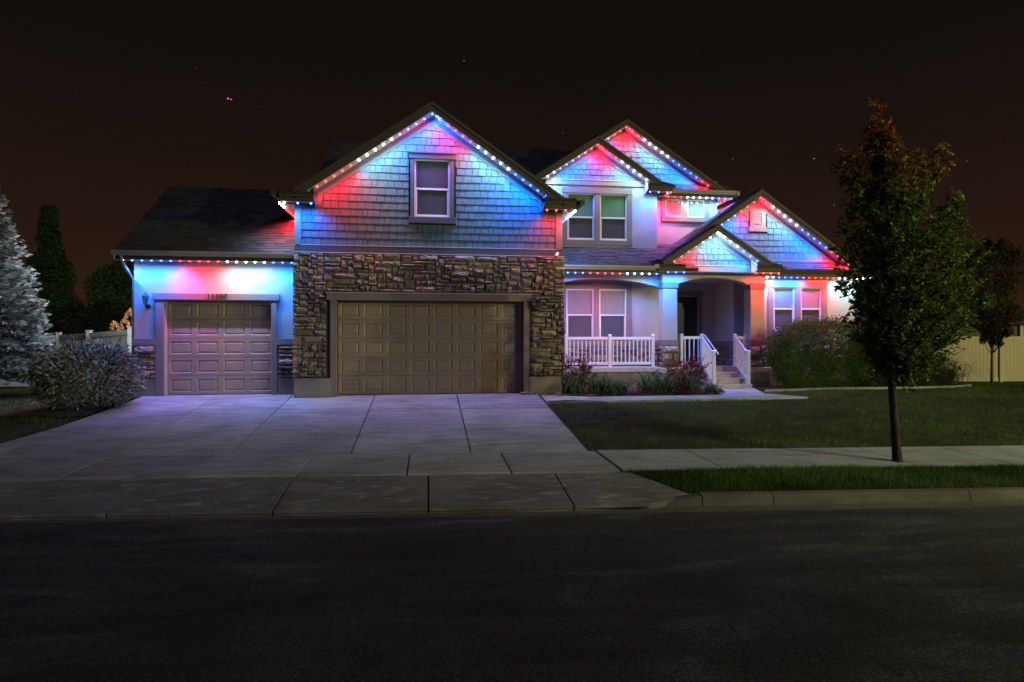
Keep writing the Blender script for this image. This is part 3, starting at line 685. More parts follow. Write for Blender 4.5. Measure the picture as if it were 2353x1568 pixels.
window(4.52, 5.44, 4.69, 6.22, 5.44, YB, glass=('glass_green_reflection', 'screen')); window(5.61, 6.54, 4.69, 6.22, 5.44, YB, glass=('glass_green_reflection', 'screen'))
trim_frame(4.36, 6.70, 4.52, 6.38, 4.518, 6.542, 4.688, 6.222, YB); box_part('window_casing', 5.442, 5.608, YB-.05, YB-.001, 4.692, 6.218, 'taupe')
# ---- rear gable (C)
YC = 20.7; CC = 6.57
mb = MB(); mb.panelwall(7.58, 9.91, 4.0, 6.45, YC, .12, [(8.04, 8.66, 5.63, 6.235), (8.82, 9.44, 5.63, 6.235)]); part('wall', mb, M['stucco'])
box_part('side_wall', 9.75, 9.905, YC+.121, 27, 3.5, 6.4, 'stucco')
CMX[0] = CC; rC = lambda x: 8.74-.65*abs(x-CC)-.14
gm = MB(); gable_fill(gm, 3.9, 9.95, 6.46, rC, YC, .12); WC = part('gable_wall', gm, M['shakeback'])
shingle_wall(WC, 5.4, 9.85, 6.90, lambda x: 8.74-.65*abs(x-CC)-.41, YC, course=.18)
box_part('belt_board', 7.4, 9.9, YC-.04, YC-.003, 6.74, 6.885, 'frieze')
gable_roof(CC, 8.74, .65, 3.40, .42, 20.3, YC, 26.5, trim=.20)
mb = MB(); mb.prismx([(20.3, 6.44), (YC-.002, 6.44), (YC-.002, 6.74), (20.3, 6.46)], 7.75, 10.38); part('pent_roof', mb, M['roofbase'])
roof_tabs((7.75, 20.26, 6.475), (1, 0, 0), (0, .44, .29), [(0, 0), (2.68, 0), (2.5, .53), (0, .53)])
gutter_x(7.95, 10.44, 20.20, 6.32, 6.465); box_part('fascia', 7.9, 10.36, 20.302, 20.32, 6.25, 6.438, 'fascia'); box_part('soffit', 7.7, 10.36, 20.321, YC-.002, 6.262, 6.28, 'soffit')
mb = MB(); mb.box(9.92, 10.36, YC-.001, 26, 6.262, 6.28); part('soffit', mb, M['soffit']); box_part('gutter', 10.385, 10.48, 20.2, 26, 6.32, 6.46, 'gutter')
window(8.04, 8.66, 5.63, 6.235, None, YC); window(8.82, 9.44, 5.63, 6.235, None, YC)
trim_frame(7.90, 9.62, 5.47, 6.262, 8.038, 9.442, 5.628, 6.237, YC); box_part('window_casing', 8.662, 8.818, YC-.05, YC-.001, 5.632, 6.233, 'taupe')
# ---- right wing (D)
YD = 19.3; CD = 10.53; PD = 6.2
mb = MB(); mb.panelwall(10.72, 14.24, -.1, 3.50, YD, .12, [(11.15, 11.90, 1.72, 3.145), (12.10, 12.85, 1.72, 3.145)]); part('wall', mb, M['stucco'])
box_part('side_wall', 14.08, 14.235, YD+.121, 25, -.1, 3.5, 'stucco')
CMX[0] = CD; rD = lambda x: PD-SL*abs(x-CD)-.14
gm = MB(); gable_fill(gm, 7.2, 13.9, 3.52, rD, YD, .12); WD = part('gable_wall', gm, M['shakeback'])
shingle_wall(WD, 8.2, 13.6, 4.10, lambda x: PD-SL*abs(x-CD)-.41, YD, course=.195, holes=[(10.31, 10.93, 4.93, 5.70)])
box_part('belt_board', 8.6, 13.72, YD-.04, YD-.003, 3.98, 4.085, 'frieze')
gable_roof(CD, PD, SL, 3.30, .42, 18.9, YD, 26.0, trim=.20, fas_m='fascia')
mb = MB(); mb.prismx([(18.9, 3.66), (YD-.002, 3.66), (YD-.002, 3.97), (18.9, 3.685)], 10.6, 14.25); part('pent_roof', mb, M['roofbase'])
roof_tabs((10.6, 18.86, 3.69), (1, 0, 0), (0, .44, .29), [(0, 0), (3.70, 0), (3.3, .53), (0, .53)])
gutter_x(11.05, 14.32, 18.80, 3.55, 3.69, 'fascia'); box_part('fascia', 10.9, 14.25, 18.902, 18.92, 3.46, 3.655, 'fascia'); box_part('soffit', 10.75, 14.25, 18.921, YD-.002, 3.478, 3.495, 'soffit')
box_part('soffit', 14.25, 14.6, 18.95, 25, 3.478, 3.495, 'soffit'); box_part('gutter', 14.6, 14.7, 18.8, 25, 3.55, 3.69, 'fascia')
window(11.15, 11.90, 1.72, 3.145, 2.45, YD); window(12.10, 12.85, 1.72, 3.145, 2.45, YD)
trim_frame(10.97, 13.03, 1.55, 3.32, 11.148, 12.852, 1.718, 3.147, YD); box_part('window_casing', 11.902, 12.098, YD-.05, YD-.001, 1.722, 3.143, 'taupe')
box_part('wall_band', 10.75, 14.26, YD-.07, YD-.003, 1.28, 1.43, 'taupe'); sb = box_part('stone_wall', 10.76, 14.25, YD-.02, YD-.003, .42, 1.278, 'mortar'); stone_field(sb, 10.78, 14.25, .44, 1.27, YD-.02, cell=(.1, .1))
# louvre vent
M['vent'] = mat('vent_paint', (.30, .31, .32), .6, .05, 3, 0)
vent = part('louvre_vent', MB(), M['vent']); mb = MB(); mb.panelwall(10.47, 10.78, 5.08, 5.56, YD-.055, .05, [(10.50, 10.75, 5.11, 5.53)]); vent.data = mb.mesh('vent', M['vent'])
for i in range(8):
    z = 5.125+i*.05; mb = MB(); mb.hexa([(10.502, YD-.05, z), (10.748, YD-.05, z), (10.748, YD-.012, z+.034), (10.502, YD-.012, z+.034), (10.502, YD-.05, z+.008), (10.748, YD-.05, z+.008), (10.748, YD-.012, z+.042), (10.502, YD-.012, z+.042)]); obj('slat', mb, M['vent'], vent)
box_part('vent_back', 10.49, 10.76, YD-.010, YD-.006, 5.10, 5.54, 'dark', vent)
box_part('vent_head', 10.31, 10.93, YD-.05, YD-.001, 5.562, 5.69, 'taupe'); box_part('vent_sill', 10.31, 10.93, YD-.06, YD-.001, 4.94, 5.078, 'taupe')
box_part('vent_casing', 10.36, 10.468, YD-.045, YD-.001, 5.08, 5.56, 'taupe'); box_part('vent_casing', 10.782, 10.88, YD-.045, YD-.001, 5.08, 5.56, 'taupe')
# roof block behind
mb = MB(); mb.prismx([(21.5, 5.6), (24.0, 7.2), (26.5, 5.6), (26.5, 5.4), (21.5, 5.4)][::-1], 9.92, 11.4); part('roof', mb, M['roofbase'])
# ---- entry gable (E)
YE = 19.0; CE = 8.95
CMX[0] = CE; rE = lambda x: 5.0-.65*abs(x-CE)-.12
gm = MB(); gable_fill(gm, 7.5, 10.4, 3.765, rE, YE, .10); WE = part('gable_wall', gm, M['shakeback'])
shingle_wall(WE, 7.85, 10.20, 3.785, lambda x: 5.0-.65*abs(x-CE)-.37, YE, course=.18)
gable_roof(CE, 5.0, .65, 1.80, .30, 18.6, YE, 21.5, trim=.20)
box_part('wall_band', 7.84, 10.20, YE-.06, YE-.003, 3.585, 3.762, 'taupe', bevel=.006); box_part('drip_flashing', 7.84, 10.20, YE-.075, YE-.003, 3.764, 3.776, 'frame')
ret_box(7.02, 7.84, 3.545, 3.73, 18.58, YE, rise=.16); ret_box(10.24, 11.02, 3.565, 3.74, 18.58, YE, rise=.16)
mb = MB(); mb.prismx([(18.59, 3.60), (YE-.06, 3.50), (YE-.06, 3.98), (18.59, 3.78)], 10.205, 10.23); part('return_end', mb, M['frame'])
mb = MB(); mb.prism([(11.03, 3.62), (11.13, 3.62), (11.15, 3.735), (11.03, 3.735)], 18.52, 18.86); part('gutter', mb, M['fascia'])
mb = MB(); mb.prism([(6.86, 3.60), (7.0, 3.62), (7.0, 3.73), (6.88, 3.735)], 18.50, 18.62); part('gutter_end', mb, M['gutter'])
def arch_beam(x0, x1, zt, ze, zc, y, t, m='stucco'):
    n = 18; mb = MB(); pts = [(x0+(x1-x0)*i/n, ze+(zc-ze)*math.sqrt(max(0, 1-((2*i/n-1))**2))**1.0) for i in range(n+1)]
    # flat segmental arch
    pts = [(x, ze+(zc-ze)*(1-((2*(x-x0)/(x1-x0)-1))**2)) for x, _ in pts]
    for (a, c), (b, d) in zip(pts[:-1], pts[1:]):
        mb.quad((a, y, c), (b, y, d), (b, y, zt), (a, y, zt)); mb.quad((b, y+t, d), (a, y+t, c), (a, y+t, zt), (b, y+t, zt)); mb.quad((a, y+t, c), (b, y+t, d), (b, y, d), (a, y, c))
    part('arch_beam', mb, M[m])
box_part('beam_end', 7.30, 7.80, YE, YE+.45, 3.242, 3.583, 'stucco'); box_part('beam_end', 10.20, 10.71, YE, YE+.45, 3.242, 3.583, 'stucco')
arch_beam(7.80, 10.20, 3.584, 3.20, 3.40, YE+.004, .30)
for x0, x1 in ((7.33, 7.77), (10.23, 10.68)):
    box_part('column_capital', x0-.035, x1+.035, YE-.035, YE+.47, 3.06, 3.24, 'taupe', bevel=.006)
    mb = MB(); p = .012; mb.hexa([(x0-p, YE-p, 1.44), (x1+p, YE-p, 1.44), (x1+p, YE+.44, 1.44), (x0-p, YE+.44, 1.44), (x0, YE, 3.058), (x1, YE, 3.058), (x1, YE+.43, 3.058), (x0, YE+.43, 3.058)]); part('column', mb, M['stucco'])
    box_part('column_band', x0-.03, x1+.035, YE-.045, YE+.47, 1.26, 1.438, 'taupe', bevel=.006)
    sb = box_part('stone_base', x0-.02, x1+.02, YE-.02, YE+.45, .57, 1.258, 'mortar'); stone_field(sb, x0-.03, x1+.04, .585, 1.25, YE-.02, cell=(.10, .11))
    for i in range(4): # stones on the side that faces the garage
        z = .59+i*.167
        for j in range(2): add_piece('stone', sb, x0-.02, YE+.09+j*.22, z+.08, .21, .155, .05, -90)
for x0, x1 in ((7.22, 7.90), (10.20, 10.90)):
    box_part('plinth_cap', x0, x1, YE-.12, YE+.5, .405, .568, 'porch_concrete', bevel=.015); box_part('plinth', x0+.05, x1-.05, YE-.07, YE+.5, -.1, .403, 'concrete', bevel=.01)
# ---- porch
YP = 18.6
box_part('porch_wall', 3.62, 8.6, 19.16, 19.3, -.1, .43, 'concrete'); box_part('porch_slab', 3.62, 8.6, 19.08, 20.19, .432, .58, 'porch_concrete', bevel=.012)
box_part('porch_slab', 8.603, 10.7, 19.16, 21.5, .432, .579, 'porch_concrete'); box_part('porch_slab', 7.3, 8.6, 20.192, 21.5, .432, .578, 'porch_concrete')
arch_beam(3.62, 7.32, 3.50, 3.10, 3.36, 19.32, .25)
box_part('porch_ceiling', 3.62, 10.72, 19.58, 21.5, 3.44, 3.46, 'stucco')
box_part('porch_ceiling', 7.34, 10.7, 19.31, 19.578, 3.441, 3.459, 'stucco')
mb = MB(); mb.panelwall(3.62, 7.62, .58, 3.438, YB+.001, .12, [(4.49, 5.41, 1.45, 3.10), (5.59, 6.51, 1.45, 3.10)]); part('wall', mb, M['stucco'])
window(4.49, 5.41, 1.45, 3.10, 2.25, YB+.001, glass=('glass', 'screen')); window(5.59, 6.51, 1.45, 3.10, 2.25, YB+.001, glass=('glass', 'screen'))
trim_frame(3.95, 6.68, 1.42, 3.28, 4.488, 6.512, 1.448, 3.102, YB+.001); box_part('window_casing', 5.412, 5.588, YB-.049, YB-.001, 1.452, 3.098, 'taupe')
box_part('wall_band', 3.62, 7.6, YB-.09, YB-.002, 1.215, 1.40, 'taupe'); sb = box_part('stone_wall', 3.63, 7.6, YB-.03, YB-.002, .58, 1.213, 'mortar'); stone_field(sb, 3.64, 7.6, .59, 1.205, YB-.03, cell=(.12, .125))
# entry alcove
mb = MB(); mb.panelwall(7.63, 10.15, .58, 3.438, 21.5, .12, [(8.66, 9.58, .579, 2.98)]); part('wall', mb, M['stucco'])
box_part('alcove_wall', 10.15, 10.27, 20.0, 21.499, .58, 3.438, 'stucco'); box_part('alcove_wall', 10.272, 10.715, 20.0, 20.12, .58, 3.438, 'stucco')
box_part('alcove_wall', 7.50, 7.62, 20.33, 21.499, .58, 3.438, 'stucco'); box_part('side_wall', 10.72, 10.84, 19.43, 20.0, .0, 3.5, 'stucco')
box_part('wall_band', 10.08, 10.148, 19.99, 21.49, 1.215, 1.40, 'taupe'); sb = box_part('stone_wall', 10.12, 10.148, 20.0, 21.49, .58, 1.213, 'mortar')
for i in range(5):
    for j in range(6): add_piece('stone', sb, 10.12, 20.12+j*.24, .64+i*.125, .22, .115, .05, -90)
for nme, a in (('door_casing', (8.54, 8.658, .58, 3.0)), ('door_casing', (9.582, 9.70, .58, 3.0)), ('door_head', (8.50, 9.74, 3.002, 3.15))): box_part(nme, a[0], a[1], 21.44, 21.499, a[2], a[3], 'taupe')
fd = part('front_door', MB(), M['front_door']); mb = MB(); hs = [(8.76, 9.09, .75, 1.7), (9.15, 9.48, .75, 1.7), (8.76, 9.48, 1.85, 2.85)]
mb.panelwall(8.67, 9.57, .59, 2.975, 21.56, .05, hs); fd.data = mb.mesh('front_door', M['front_door'])
for h in hs: box_part('panel', h[0]+.01, h[1]-.01, 21.572, 21.60, h[2]+.01, h[3]-.01, 'front_door', fd, bevel=.008)
mb = MB(); mb.lathe([(0, -.07), (.03, -.065), (.035, -.04), (.015, -.02), (.015, 0)], (8.75, 21.56, 1.5), 10, 'y'); obj('handle', mb, M['gutter'], fd, smooth=True)
# porch roof
ps = (4.45-3.67)/(YB-YP)
mb = MB(); mb.prismx([(YP, 3.56), (YB-.003, 3.56), (YB-.003, 4.43), (YP, 3.65)], 3.62, 8.3); part('porch_roof', mb, M['roofbase'])
L1 = (YB-YP)*math.sqrt(1+ps*ps); roof_tabs((3.63, YP-.03, 3.66), (1, 0, 0), (0, 1, ps), [(0, 0), (4.2, 0), (4.7, L1), (0, L1)])
mb = MB(); mb.prismx([(YB, 4.0), (YC-.003, 4.0), (YC-.003, 4.67), (YB, 4.43)], 7.58, 8.6); part('porch_roof', mb, M['roofbase'])
roof_tabs((7.6, YB, 4.45), (1, 0, 0), (0, 1, ps), [(0, 0), (1.0, 0), (1.3, .56), (0, .56)])
gutter_x(3.63, 6.9, 18.50, 3.53, 3.675); box_part('fascia', 3.63, 7.3, 18.602, 18.62, 3.47, 3.555, 'fascia'); box_part('soffit', 3.63, 7.3, 18.621, 19.31, 3.51, 3.53, 'soffit')
box_part('soffit', 7.02, 10.98, 18.60, YE-.003, 3.535, 3.543, 'soffit')
# steps
st = part('steps', MB(), M['porch_concrete']); mb = MB()
zb = -.09; riser = (.58-zb)/4
for i in range(4): mb.box(8.62, 9.88, 18.28+i*.29, 19.155, zb+i*riser-(.2 if i == 0 else 0), zb+(i+1)*riser-.035 if i < 4 else 0)
st.data = mb.mesh('steps', M['porch_concrete'])
for i in range(3): box_part('tread', 8.60, 9.90, 18.255+i*.29, 18.28+(i+1)*.29-.003, zb+(i+1)*riser-.034, zb+(i+1)*riser, 'porch_concrete', st, bevel=.008)
box_part('tread', 8.604, 9.90, 19.13, 19.158, .545, .578, 'porch_concrete', st, bevel=.008)
# railings: rails in the part's own mesh, posts and balusters below it
RB = {}
def railing(name, label):
    r = bpy.data.objects.new(name, None); COL.objects.link(r); r.location = (6, 19.2, .58); r['label'] = label; adopt(r, house); return r
def post(parent, x, y, z0, z1, s=.045):
    box_part('post', x-s, x+s, y-s, y+s, z0, z1, 'vinyl', parent, bevel=.004)
    mb = MB(); a = s+.012; mb.hexa([(x-a, y-a, z1), (x+a, y-a, z1), (x+a, y+a, z1), (x-a, y+a, z1), (x-.02, y-.02, z1+.035), (x+.02, y-.02, z1+.035), (x+.02, y+.02, z1+.035), (x-.02, y+.02, z1+.035)])
    mb2 = MB(); mb.box(x-a, x+a, y-a, y+a, z1-.014, z1-.001); obj('post_cap', mb, M['vinyl'], parent)
bal = {}
def balm(h):
    k = round(h, 3)
    if k not in bal: b = MB(); b.box(-.016, .016, -.016, .016, 0, h); bal[k] = b.mesh('baluster', M['vinyl'])
    return bal[k]
def rail_section(parent, x0, x1, y, zb_, zt_, n, s=.045):
    box_part('top_rail', x0+s+.001, x1-s-.001, y-.03, y+.03, zt_-.09, zt_, 'vinyl', parent, bevel=.006); box_part('bottom_rail', x0+s+.001, x1-s-.001, y-.022, y+.022, zb_, zb_+.085, 'vinyl', parent, bevel=.005)
    g = (x1-x0-2*s)/n
    for i in range(n): inst('baluster', balm(zt_-.09-zb_-.085), parent, (x0+s+(i+.5)*g, y, zb_+.085))
r1 = railing('porch_railing', 'white porch railing between the stone garage and the blue-lit column'); YR = 19.2
for x in (4.28, 5.66, 7.06): post(r1, x, YR, .58 if x != 5.66 else .45, 1.58)
rail_section(r1, 4.28, 5.66, YR, .66, 1.53, 10); rail_section(r1, 5.66, 7.06, YR, .66, 1.53, 10)
def stair_rail(x, label, sgn):
    r = railing('stair_railing', label); yb_, yt_ = 18.35, 19.2
    post(r, x, yb_, -.09, 1.09); post(r, x, yt_, .58, 1.60)
    for nm_, off, hh, w_ in (('top_rail', -.04, .09, .03), ('bottom_rail', -.86, .085, .022)):
        mb = MB(); z1_, z2_ = 1.09+off, 1.60+off-.02
        mb.prismx([(yb_+.045, z1_-hh), (yt_-.045, z2_-hh), (yt_-.045, z2_), (yb_+.045, z1_)], x-w_, x+w_); obj(nm_, mb, M['vinyl'], r, bevel=.004)
    for i in range(7):
        y = yb_+.045+(i+.5)*(.76/7); t = (y-yb_-.045)/.76; zt = lerp(1.05, 1.54, t)-.085; zl = lerp(.23, .72, t)
        inst('baluster', balm(zt-zl), r, (x, y, zl))
    return r
s1 = stair_rail(8.68, 'white stair railing on the left side of the front steps', -1); s2 = stair_rail(9.80, 'white stair railing on the right side of the front steps', 1)
mb = MB(); mb.tube([(8.76, 18.20, 1.00), (8.76, 19.2, 1.60)], .02, 8); obj('handrail', mb, M['vinyl'], s1)
r2 = railing('porch_railing', 'short white railing section before the dark front door'); post(r2, 8.0, YR, .58, 1.60); rail_section(r2, 8.0, 8.68, YR, .66, 1.55, 4)
r3 = railing('porch_railing', 'short white railing section left of the red-lit column'); post(r3, 10.17, YR, .58, 1.60); rail_section(r3, 9.80, 10.17, YR, .66, 1.55, 3)

# roof shingle courses as one part
ro = part('roof_shingles', ROOF, M['roofing']); ro['kind'] = 'stuff'
# ---- realise stones and shingles: the 300 that show largest singly, the rest joined per wall
def stone_var(seed, n=6, m=4):
    r = random.Random(seed); V_ = []; F_ = []
    rid = r.uniform(.3, .75)
    for j in range(m+1):
        for i in range(n+1):
            x = -.5+i/n; z = -.5+j/m; e = (i in (0, n)) or (j in (0, m))
            d = .22+r.uniform(-.12, .1) if e else .72+r.uniform(-.25, .3)+(.2 if abs((z+.5)-rid) < .2 else -.1)
            jx = 0 if e else r.uniform(-.05, .05)/n*2; V_.append((x+jx, -d, z+(r.uniform(-.03, .03) if not e else r.uniform(-.02, .0)*(1 if j else -1))))
    k = len(V_)
    for j in range(m):
        for i in range(n): a = j*(n+1)+i; F_.append((a, a+1, a+n+2, a+n+1))
    V_ += [(-.5, .1, -.5), (.5, .1, -.5), (.5, .1, .5), (-.5, .1, .5)]
    F_.append((k, k+1, *[i for i in range(n, -1, -1)][::1])); F_.append((k+3, *[m*(n+1)+i for i in range(n+1)], k+2))
    F_.append((k, *[j*(n+1) for j in range(m+1)], k+3)); F_.append((k+1, k+2, *[j*(n+1)+n for j in range(m, -1, -1)]))
    return V_, F_
SVAR = [stone_var(i) for i in range(14)]
def shake_var(seed):
    r = random.Random(seed); a = r.uniform(.027, .036); z0 = -.5-r.uniform(0, .012); z1 = -.5-r.uniform(0, .012)
    return [(-.5, -a, z0), (.5, -a, z1), (.5, .002, z1), (-.5, .002, z0), (-.5, -.008, .5), (.5, -.008, .5), (.5, .002, .5), (-.5, .002, .5)], [(3,2,1,0),(4,5,6,7),(0,1,5,4),(1,2,6,5),(2,3,7,6),(3,0,4,7)]
KVAR = [shake_var(i) for i in range(8)]
for kind, VAR, mt, lim in (('shingle', KVAR, M['shake'], 300), ('stone', SVAR, M['stone'], 300)):
    meshes = []
    for V_, F_ in VAR:
        me = bpy.data.meshes.new(kind); me.from_pydata(V_, [], F_); me.materials.append(mt); me.update(); meshes.append(me)
    L = sorted(PIECES[kind], key=lambda p: -p[0]); rest = {}
    for i, (s_, par, loc, scl, rot) in enumerate(L):
        k = random.randrange(len(VAR))
        if i < lim: inst(kind, meshes[k], par, loc, scl, (0, 0, math.radians(rot)))
        else: rest.setdefault(par.name, (par, MB()))[1].__dict__.setdefault('it', []).append((k, loc, scl, rot))
    for nm_, (par, b) in rest.items():
        for k, loc, scl, rot in b.it:
            V_, F_ = VAR[k]; n = len(b.v); c_, s2_ = math.cos(math.radians(rot)), math.sin(math.radians(rot))
            for x, y, z in V_:
                x, y, z = x*scl[0], y*scl[1], z*scl[2]; b.v.append((loc[0]+x*c_-y*s2_, loc[1]+x*s2_+y*c_, loc[2]+z))
            b.f += [tuple(n+q for q in f) for f in F_]; b.m += [0]*len(F_)
        o = obj(kind+'s', b, mt, par); o['kind'] = 'stuff'

# ================================================================== eave lights
BC = {'w': ((.80, 1.0, 1.0), (.42, .84, 1.0), 13, .85), 'b': ((.03, .15, 1.0), (.006, .17, 1.0), 8, 2.5), 'r': ((1.0, .032, .02), (1.0, .012, .03), 6.5, 1.3)}
bm_ = MB(); bm_.lathe([(0, -.030), (.020, -.022), (.029, 0), (.022, .016), (.001, .024)], (0, 0, 0), 9)
bulbs = {}; spots = {}
BC['n'] = ((1.0, .96, .88), (.92, .95, 1.0), 12, 1.75)  # stronger neutral bulb, used only by the added left-end string
for k, (ec, lc, st_, f) in BC.items():
    bulbs[k] = bm_.mesh('bulb', emit('bulb_'+{'w': 'white', 'b': 'blue', 'r': 'red', 'n': 'neutral'}[k], ec, st_), True)
    ld = bpy.data.lights.new('led', 'SPOT'); ld.energy = LED_W*f; ld.color = lc; ld.spot_size = math.radians(140); ld.spot_blend = .8; ld.shadow_soft_size = .015; spots[k] = ld
def string(label, runs, group='coloured light strings along the eaves', aim=(0, .38, 0)):
    """runs: list of (start, end, colours, down-vector); the first and last bulbs sit on start and end"""
    root = None
    for a, b, cs, dn in runs:
        a, b = Vector(a), Vector(b)
        if root is None:
            root = empty('light_string', a, label, 'string lights', group)
        d = (b-a); L = d.length; u = d.normalized() if L > 0 else Vector((1, 0, 0)); dn = Vector(dn).normalized(); sd_ = u.cross(dn).normalized()
        mb = MB(); e0, e1 = a-u*.05-dn*.022, b+u*.05-dn*.022; w = .014
        P = [e0-sd_*w-dn*.008, e1-sd_*w-dn*.008, e1+sd_*w-dn*.008, e0+sd_*w-dn*.008, e0-sd_*w+dn*.004, e1-sd_*w+dn*.004, e1+sd_*w+dn*.004, e0+sd_*w+dn*.004]
        mb.hexa(P); obj('light_track', mb, M['track'], root)
        n = len(cs)
        for i, c in enumerate(cs):
            p = a+d*(i/max(1, n-1)); inst('bulb', bulbs[c], root, p)
            l = bpy.data.objects.new('led_lamp', spots[c]); COL.objects.link(l); l.location = p+dn*.03
            l.rotation_euler = (dn+Vector(aim)).to_track_quat('-Z', 'Y').to_euler(); adopt(l, root)
    return root
dz = (0, 0, -1)
def rake(cx, pz, sl, yl, off, x0, x1):
    f = lambda x: (x, yl, pz-sl*abs(x-cx)-off)
    return f(x0), f(x1)
def dnv(side, sl): return (-side*sl*.0 - side*sl, 0, -1)   # square to the sloping soffit
DL = (SL, 0, -1); DR = (-SL, 0, -1)                        # left slope faces down-right
yl = 16.36
a, b = rake(CM, 7.5, SL, yl, .285, CM, -3.12); c, d = rake(CM, 7.5, SL, yl, .285, CM+.20, 3.27)
string('blue, white and red light string under the tall gable over the wide garage door', [
    (a, b, 'bbbbbwwwwwrrrrrbb', DL), (c, d, 'rrrrrwwwwwbbbbbr', DR),
    ((-3.50, 16.33, 4.83), (-2.86, 16.33, 4.83), 'wbb', dz), ((3.12, 16.33, 4.83), (3.62, 16.33, 4.83), 'rrr', dz),
    ((-3.64, 16.45, 4.845), (-3.64, 18.3, 4.845), 'wwwrrrrr', dz), ((3.90, 16.42, 4.845), (3.90, 18.2, 4.845), 'wwwwwbbb', dz)])
string('blue, red and white light string under the gutter above the single garage door', [((-7.45, 16.81, 3.405), (-3.42, 16.81, 3.405), 'wbbbbbrrrrrwwwwwbbb', dz)])
string('added string of white lights hidden round the outer left end of the wing roof', [((-7.53, 17.0, 3.50), (-7.53, 19.9, 5.50), 'nnnnnnnnnnnnnnnn', (0, SL, -1)), ((-7.53, 20.4, 5.50), (-7.53, 23.2, 3.56), 'nnnnnnnnnnnnnnnn', (0, -SL, -1))], aim=(-.75, 0, 0))  # unseen string, added to brighten the spruce and the left fence
yl = 19.86; sB = .655
a, b = rake(CB, 7.97, sB, yl, .26, CB, 3.62); c, d = rake(CB, 7.97, sB, yl, .26, CB+.19, 7.28)
string('red, blue and white light string under the middle gable over the tall upstairs windows', [
    (a, b, 'rrbbbbbwww', (sB, 0, -1)), (c, d, 'rrrwwwwwb', (-sB, 0, -1)), ((7.2, 19.84, 6.25), (7.78, 19.84, 6.25), 'bbb', dz), ((7.90, 19.85, 6.255), (7.90, 20.25, 6.255), 'rrr', dz)])
yl = 20.36
a, b = rake(CC, 8.74, .65, yl, .24, CC, 5.95); c, d = rake(CC, 8.74, .65, yl, .24, CC+.20, 9.62)
string('red, white and blue light string under the rearmost high gable and its gutter', [
    (a, b, 'rrrb', (.65, 0, -1)), (c, d, 'rrwwwwwbbbbbrrr', (-.65, 0, -1)), ((8.02, 20.36, 6.235), (10.26, 20.36, 6.235), 'rrrwwwwwbbb', dz), ((10.22, 20.5, 6.245), (10.22, 21.9, 6.245), 'rrrwww', dz)])
yl = 18.96
a, b = rake(CD, PD, SL, yl, .24, CD, 9.24); c, d = rake(CD, PD, SL, yl, .24, CD+.215, 13.8)
string('red, blue and white light string under the right wing gable and its gutter', [
    (a, b, 'rrrrbbb', DL), (c, d, 'rwwwwwbbbbbrrrrw', DR), ((10.80, 19.04, 3.445), (14.15, 19.04, 3.445), 'wwbbbbbrrrrrwwwww', dz), ((14.42, 19.1, 3.46), (14.42, 20.4, 3.46), 'wwwww', dz)])
yl = 18.66
a, b = rake(CE, 5.0, .65, yl, .24, CE, 7.55); c, d = rake(CE, 5.0, .65, yl, .24, CE+.20, 10.48)
string('string of white, red and blue lights under the small entry gable', [
    (a, b, 'wwwrrrr', (.65, 0, -1)), (c, d, 'wwwbbbb', (-.65, 0, -1)), ((7.08, 18.66, 3.515), (7.86, 18.66, 3.515), 'bbbb', dz), ((10.22, 18.66, 3.525), (10.98, 18.66, 3.525), 'rrrr', dz)])
string('string of blue, red and white lights under the porch gutter', [((4.20, 18.66, 3.455), (6.98, 18.66, 3.455), 'bbbrrrrrwwwwb', dz)])

# ================================================================== wall lanterns, security camera
def lantern(x, y, z, label):
    r = empty('wall_lantern', (x, y, z), label, 'wall lantern', 'wall lanterns beside the garage doors')
    cy = y-.17
    mb = MB(); mb.lathe([(.0, -.012), (.055, -.012), (.062, -.004), (.05, .0)], (x, y-.004, z-.12), 12, 'y'); mb.tube([(x, y-.01, z-.13), (x, y-.08, z-.17), (x, cy, z-.15), (x, cy, z-.08)], [.016, .014, .014, .018], 8); obj('bracket', mb, M['black'], r, smooth=True)
    mb = MB()
    for k in range(6):
        t = 2*math.pi*k/6; c_, s_ = math.cos(t), math.sin(t); mb.tube([(x+.042*c_, cy+.042*s_, z-.075), (x+.075*c_, cy+.075*s_, z+.11)], .005, 5)
    mb.lathe([(.0, -.09), (.048, -.085), (.05, -.07), (.0, -.07)], (x, cy, z), 6); obj('cage', mb, M['black'], r)
    mb = MB(); mb.lathe([(.040, -.068), (.071, .108)], (x, cy, z), 6); obj('glass', mb, M['lampglass'], r)
    mb = MB(); mb.lathe([(.0, .175), (.0, .112), (.098, .112), (.094, .125), (.055, .165), (.022, .19), (.012, .2), (.016, .215), (.006, .232), (.0, .25)][1:], (x, cy, z), 12); obj('cap', mb, M['black'], r, smooth=True)
    mb = MB(); mb.lathe([(0, -.06), (.012, -.055), (.012, .02), (.0, .045)], (x, cy, z), 8); obj('candle', mb, M['blind'], r, smooth=True)
    return r
L1_ = lantern(-7.03, YW, 2.40, 'black wall lantern on the blue-lit stucco beside the single garage door')
copy_tree(L1_, (4.40, Y0-.09-YW, -.01), 'black wall lantern on the stone just left of the wide garage door'); copy_tree(L1_, (9.93, Y0-.09-YW, -.02), 'black wall lantern on the stone just right of the wide garage door')
sc_ = empty('security_camera', (3.42, 16.58, 3.66), 'small white security camera under the corner board above the stone', 'camera')
mb = MB(); mb.tube([(3.38, 16.42, 3.63), (3.45, 16.56, 3.73)], .038, 12); obj('housing', mb, M['vinyl'], sc_, smooth=False)
mb = MB(); mb.tube([(3.365, 16.392, 3.612), (3.378, 16.418, 3.629)], .030, 12); obj('lens', mb, M['black'], sc_)
mb = MB(); mb.tube([(3.45, 16.55, 3.73), (3.46, 16.63, 3.74)], .018, 8); obj('mount', mb, M['vinyl'], sc_)
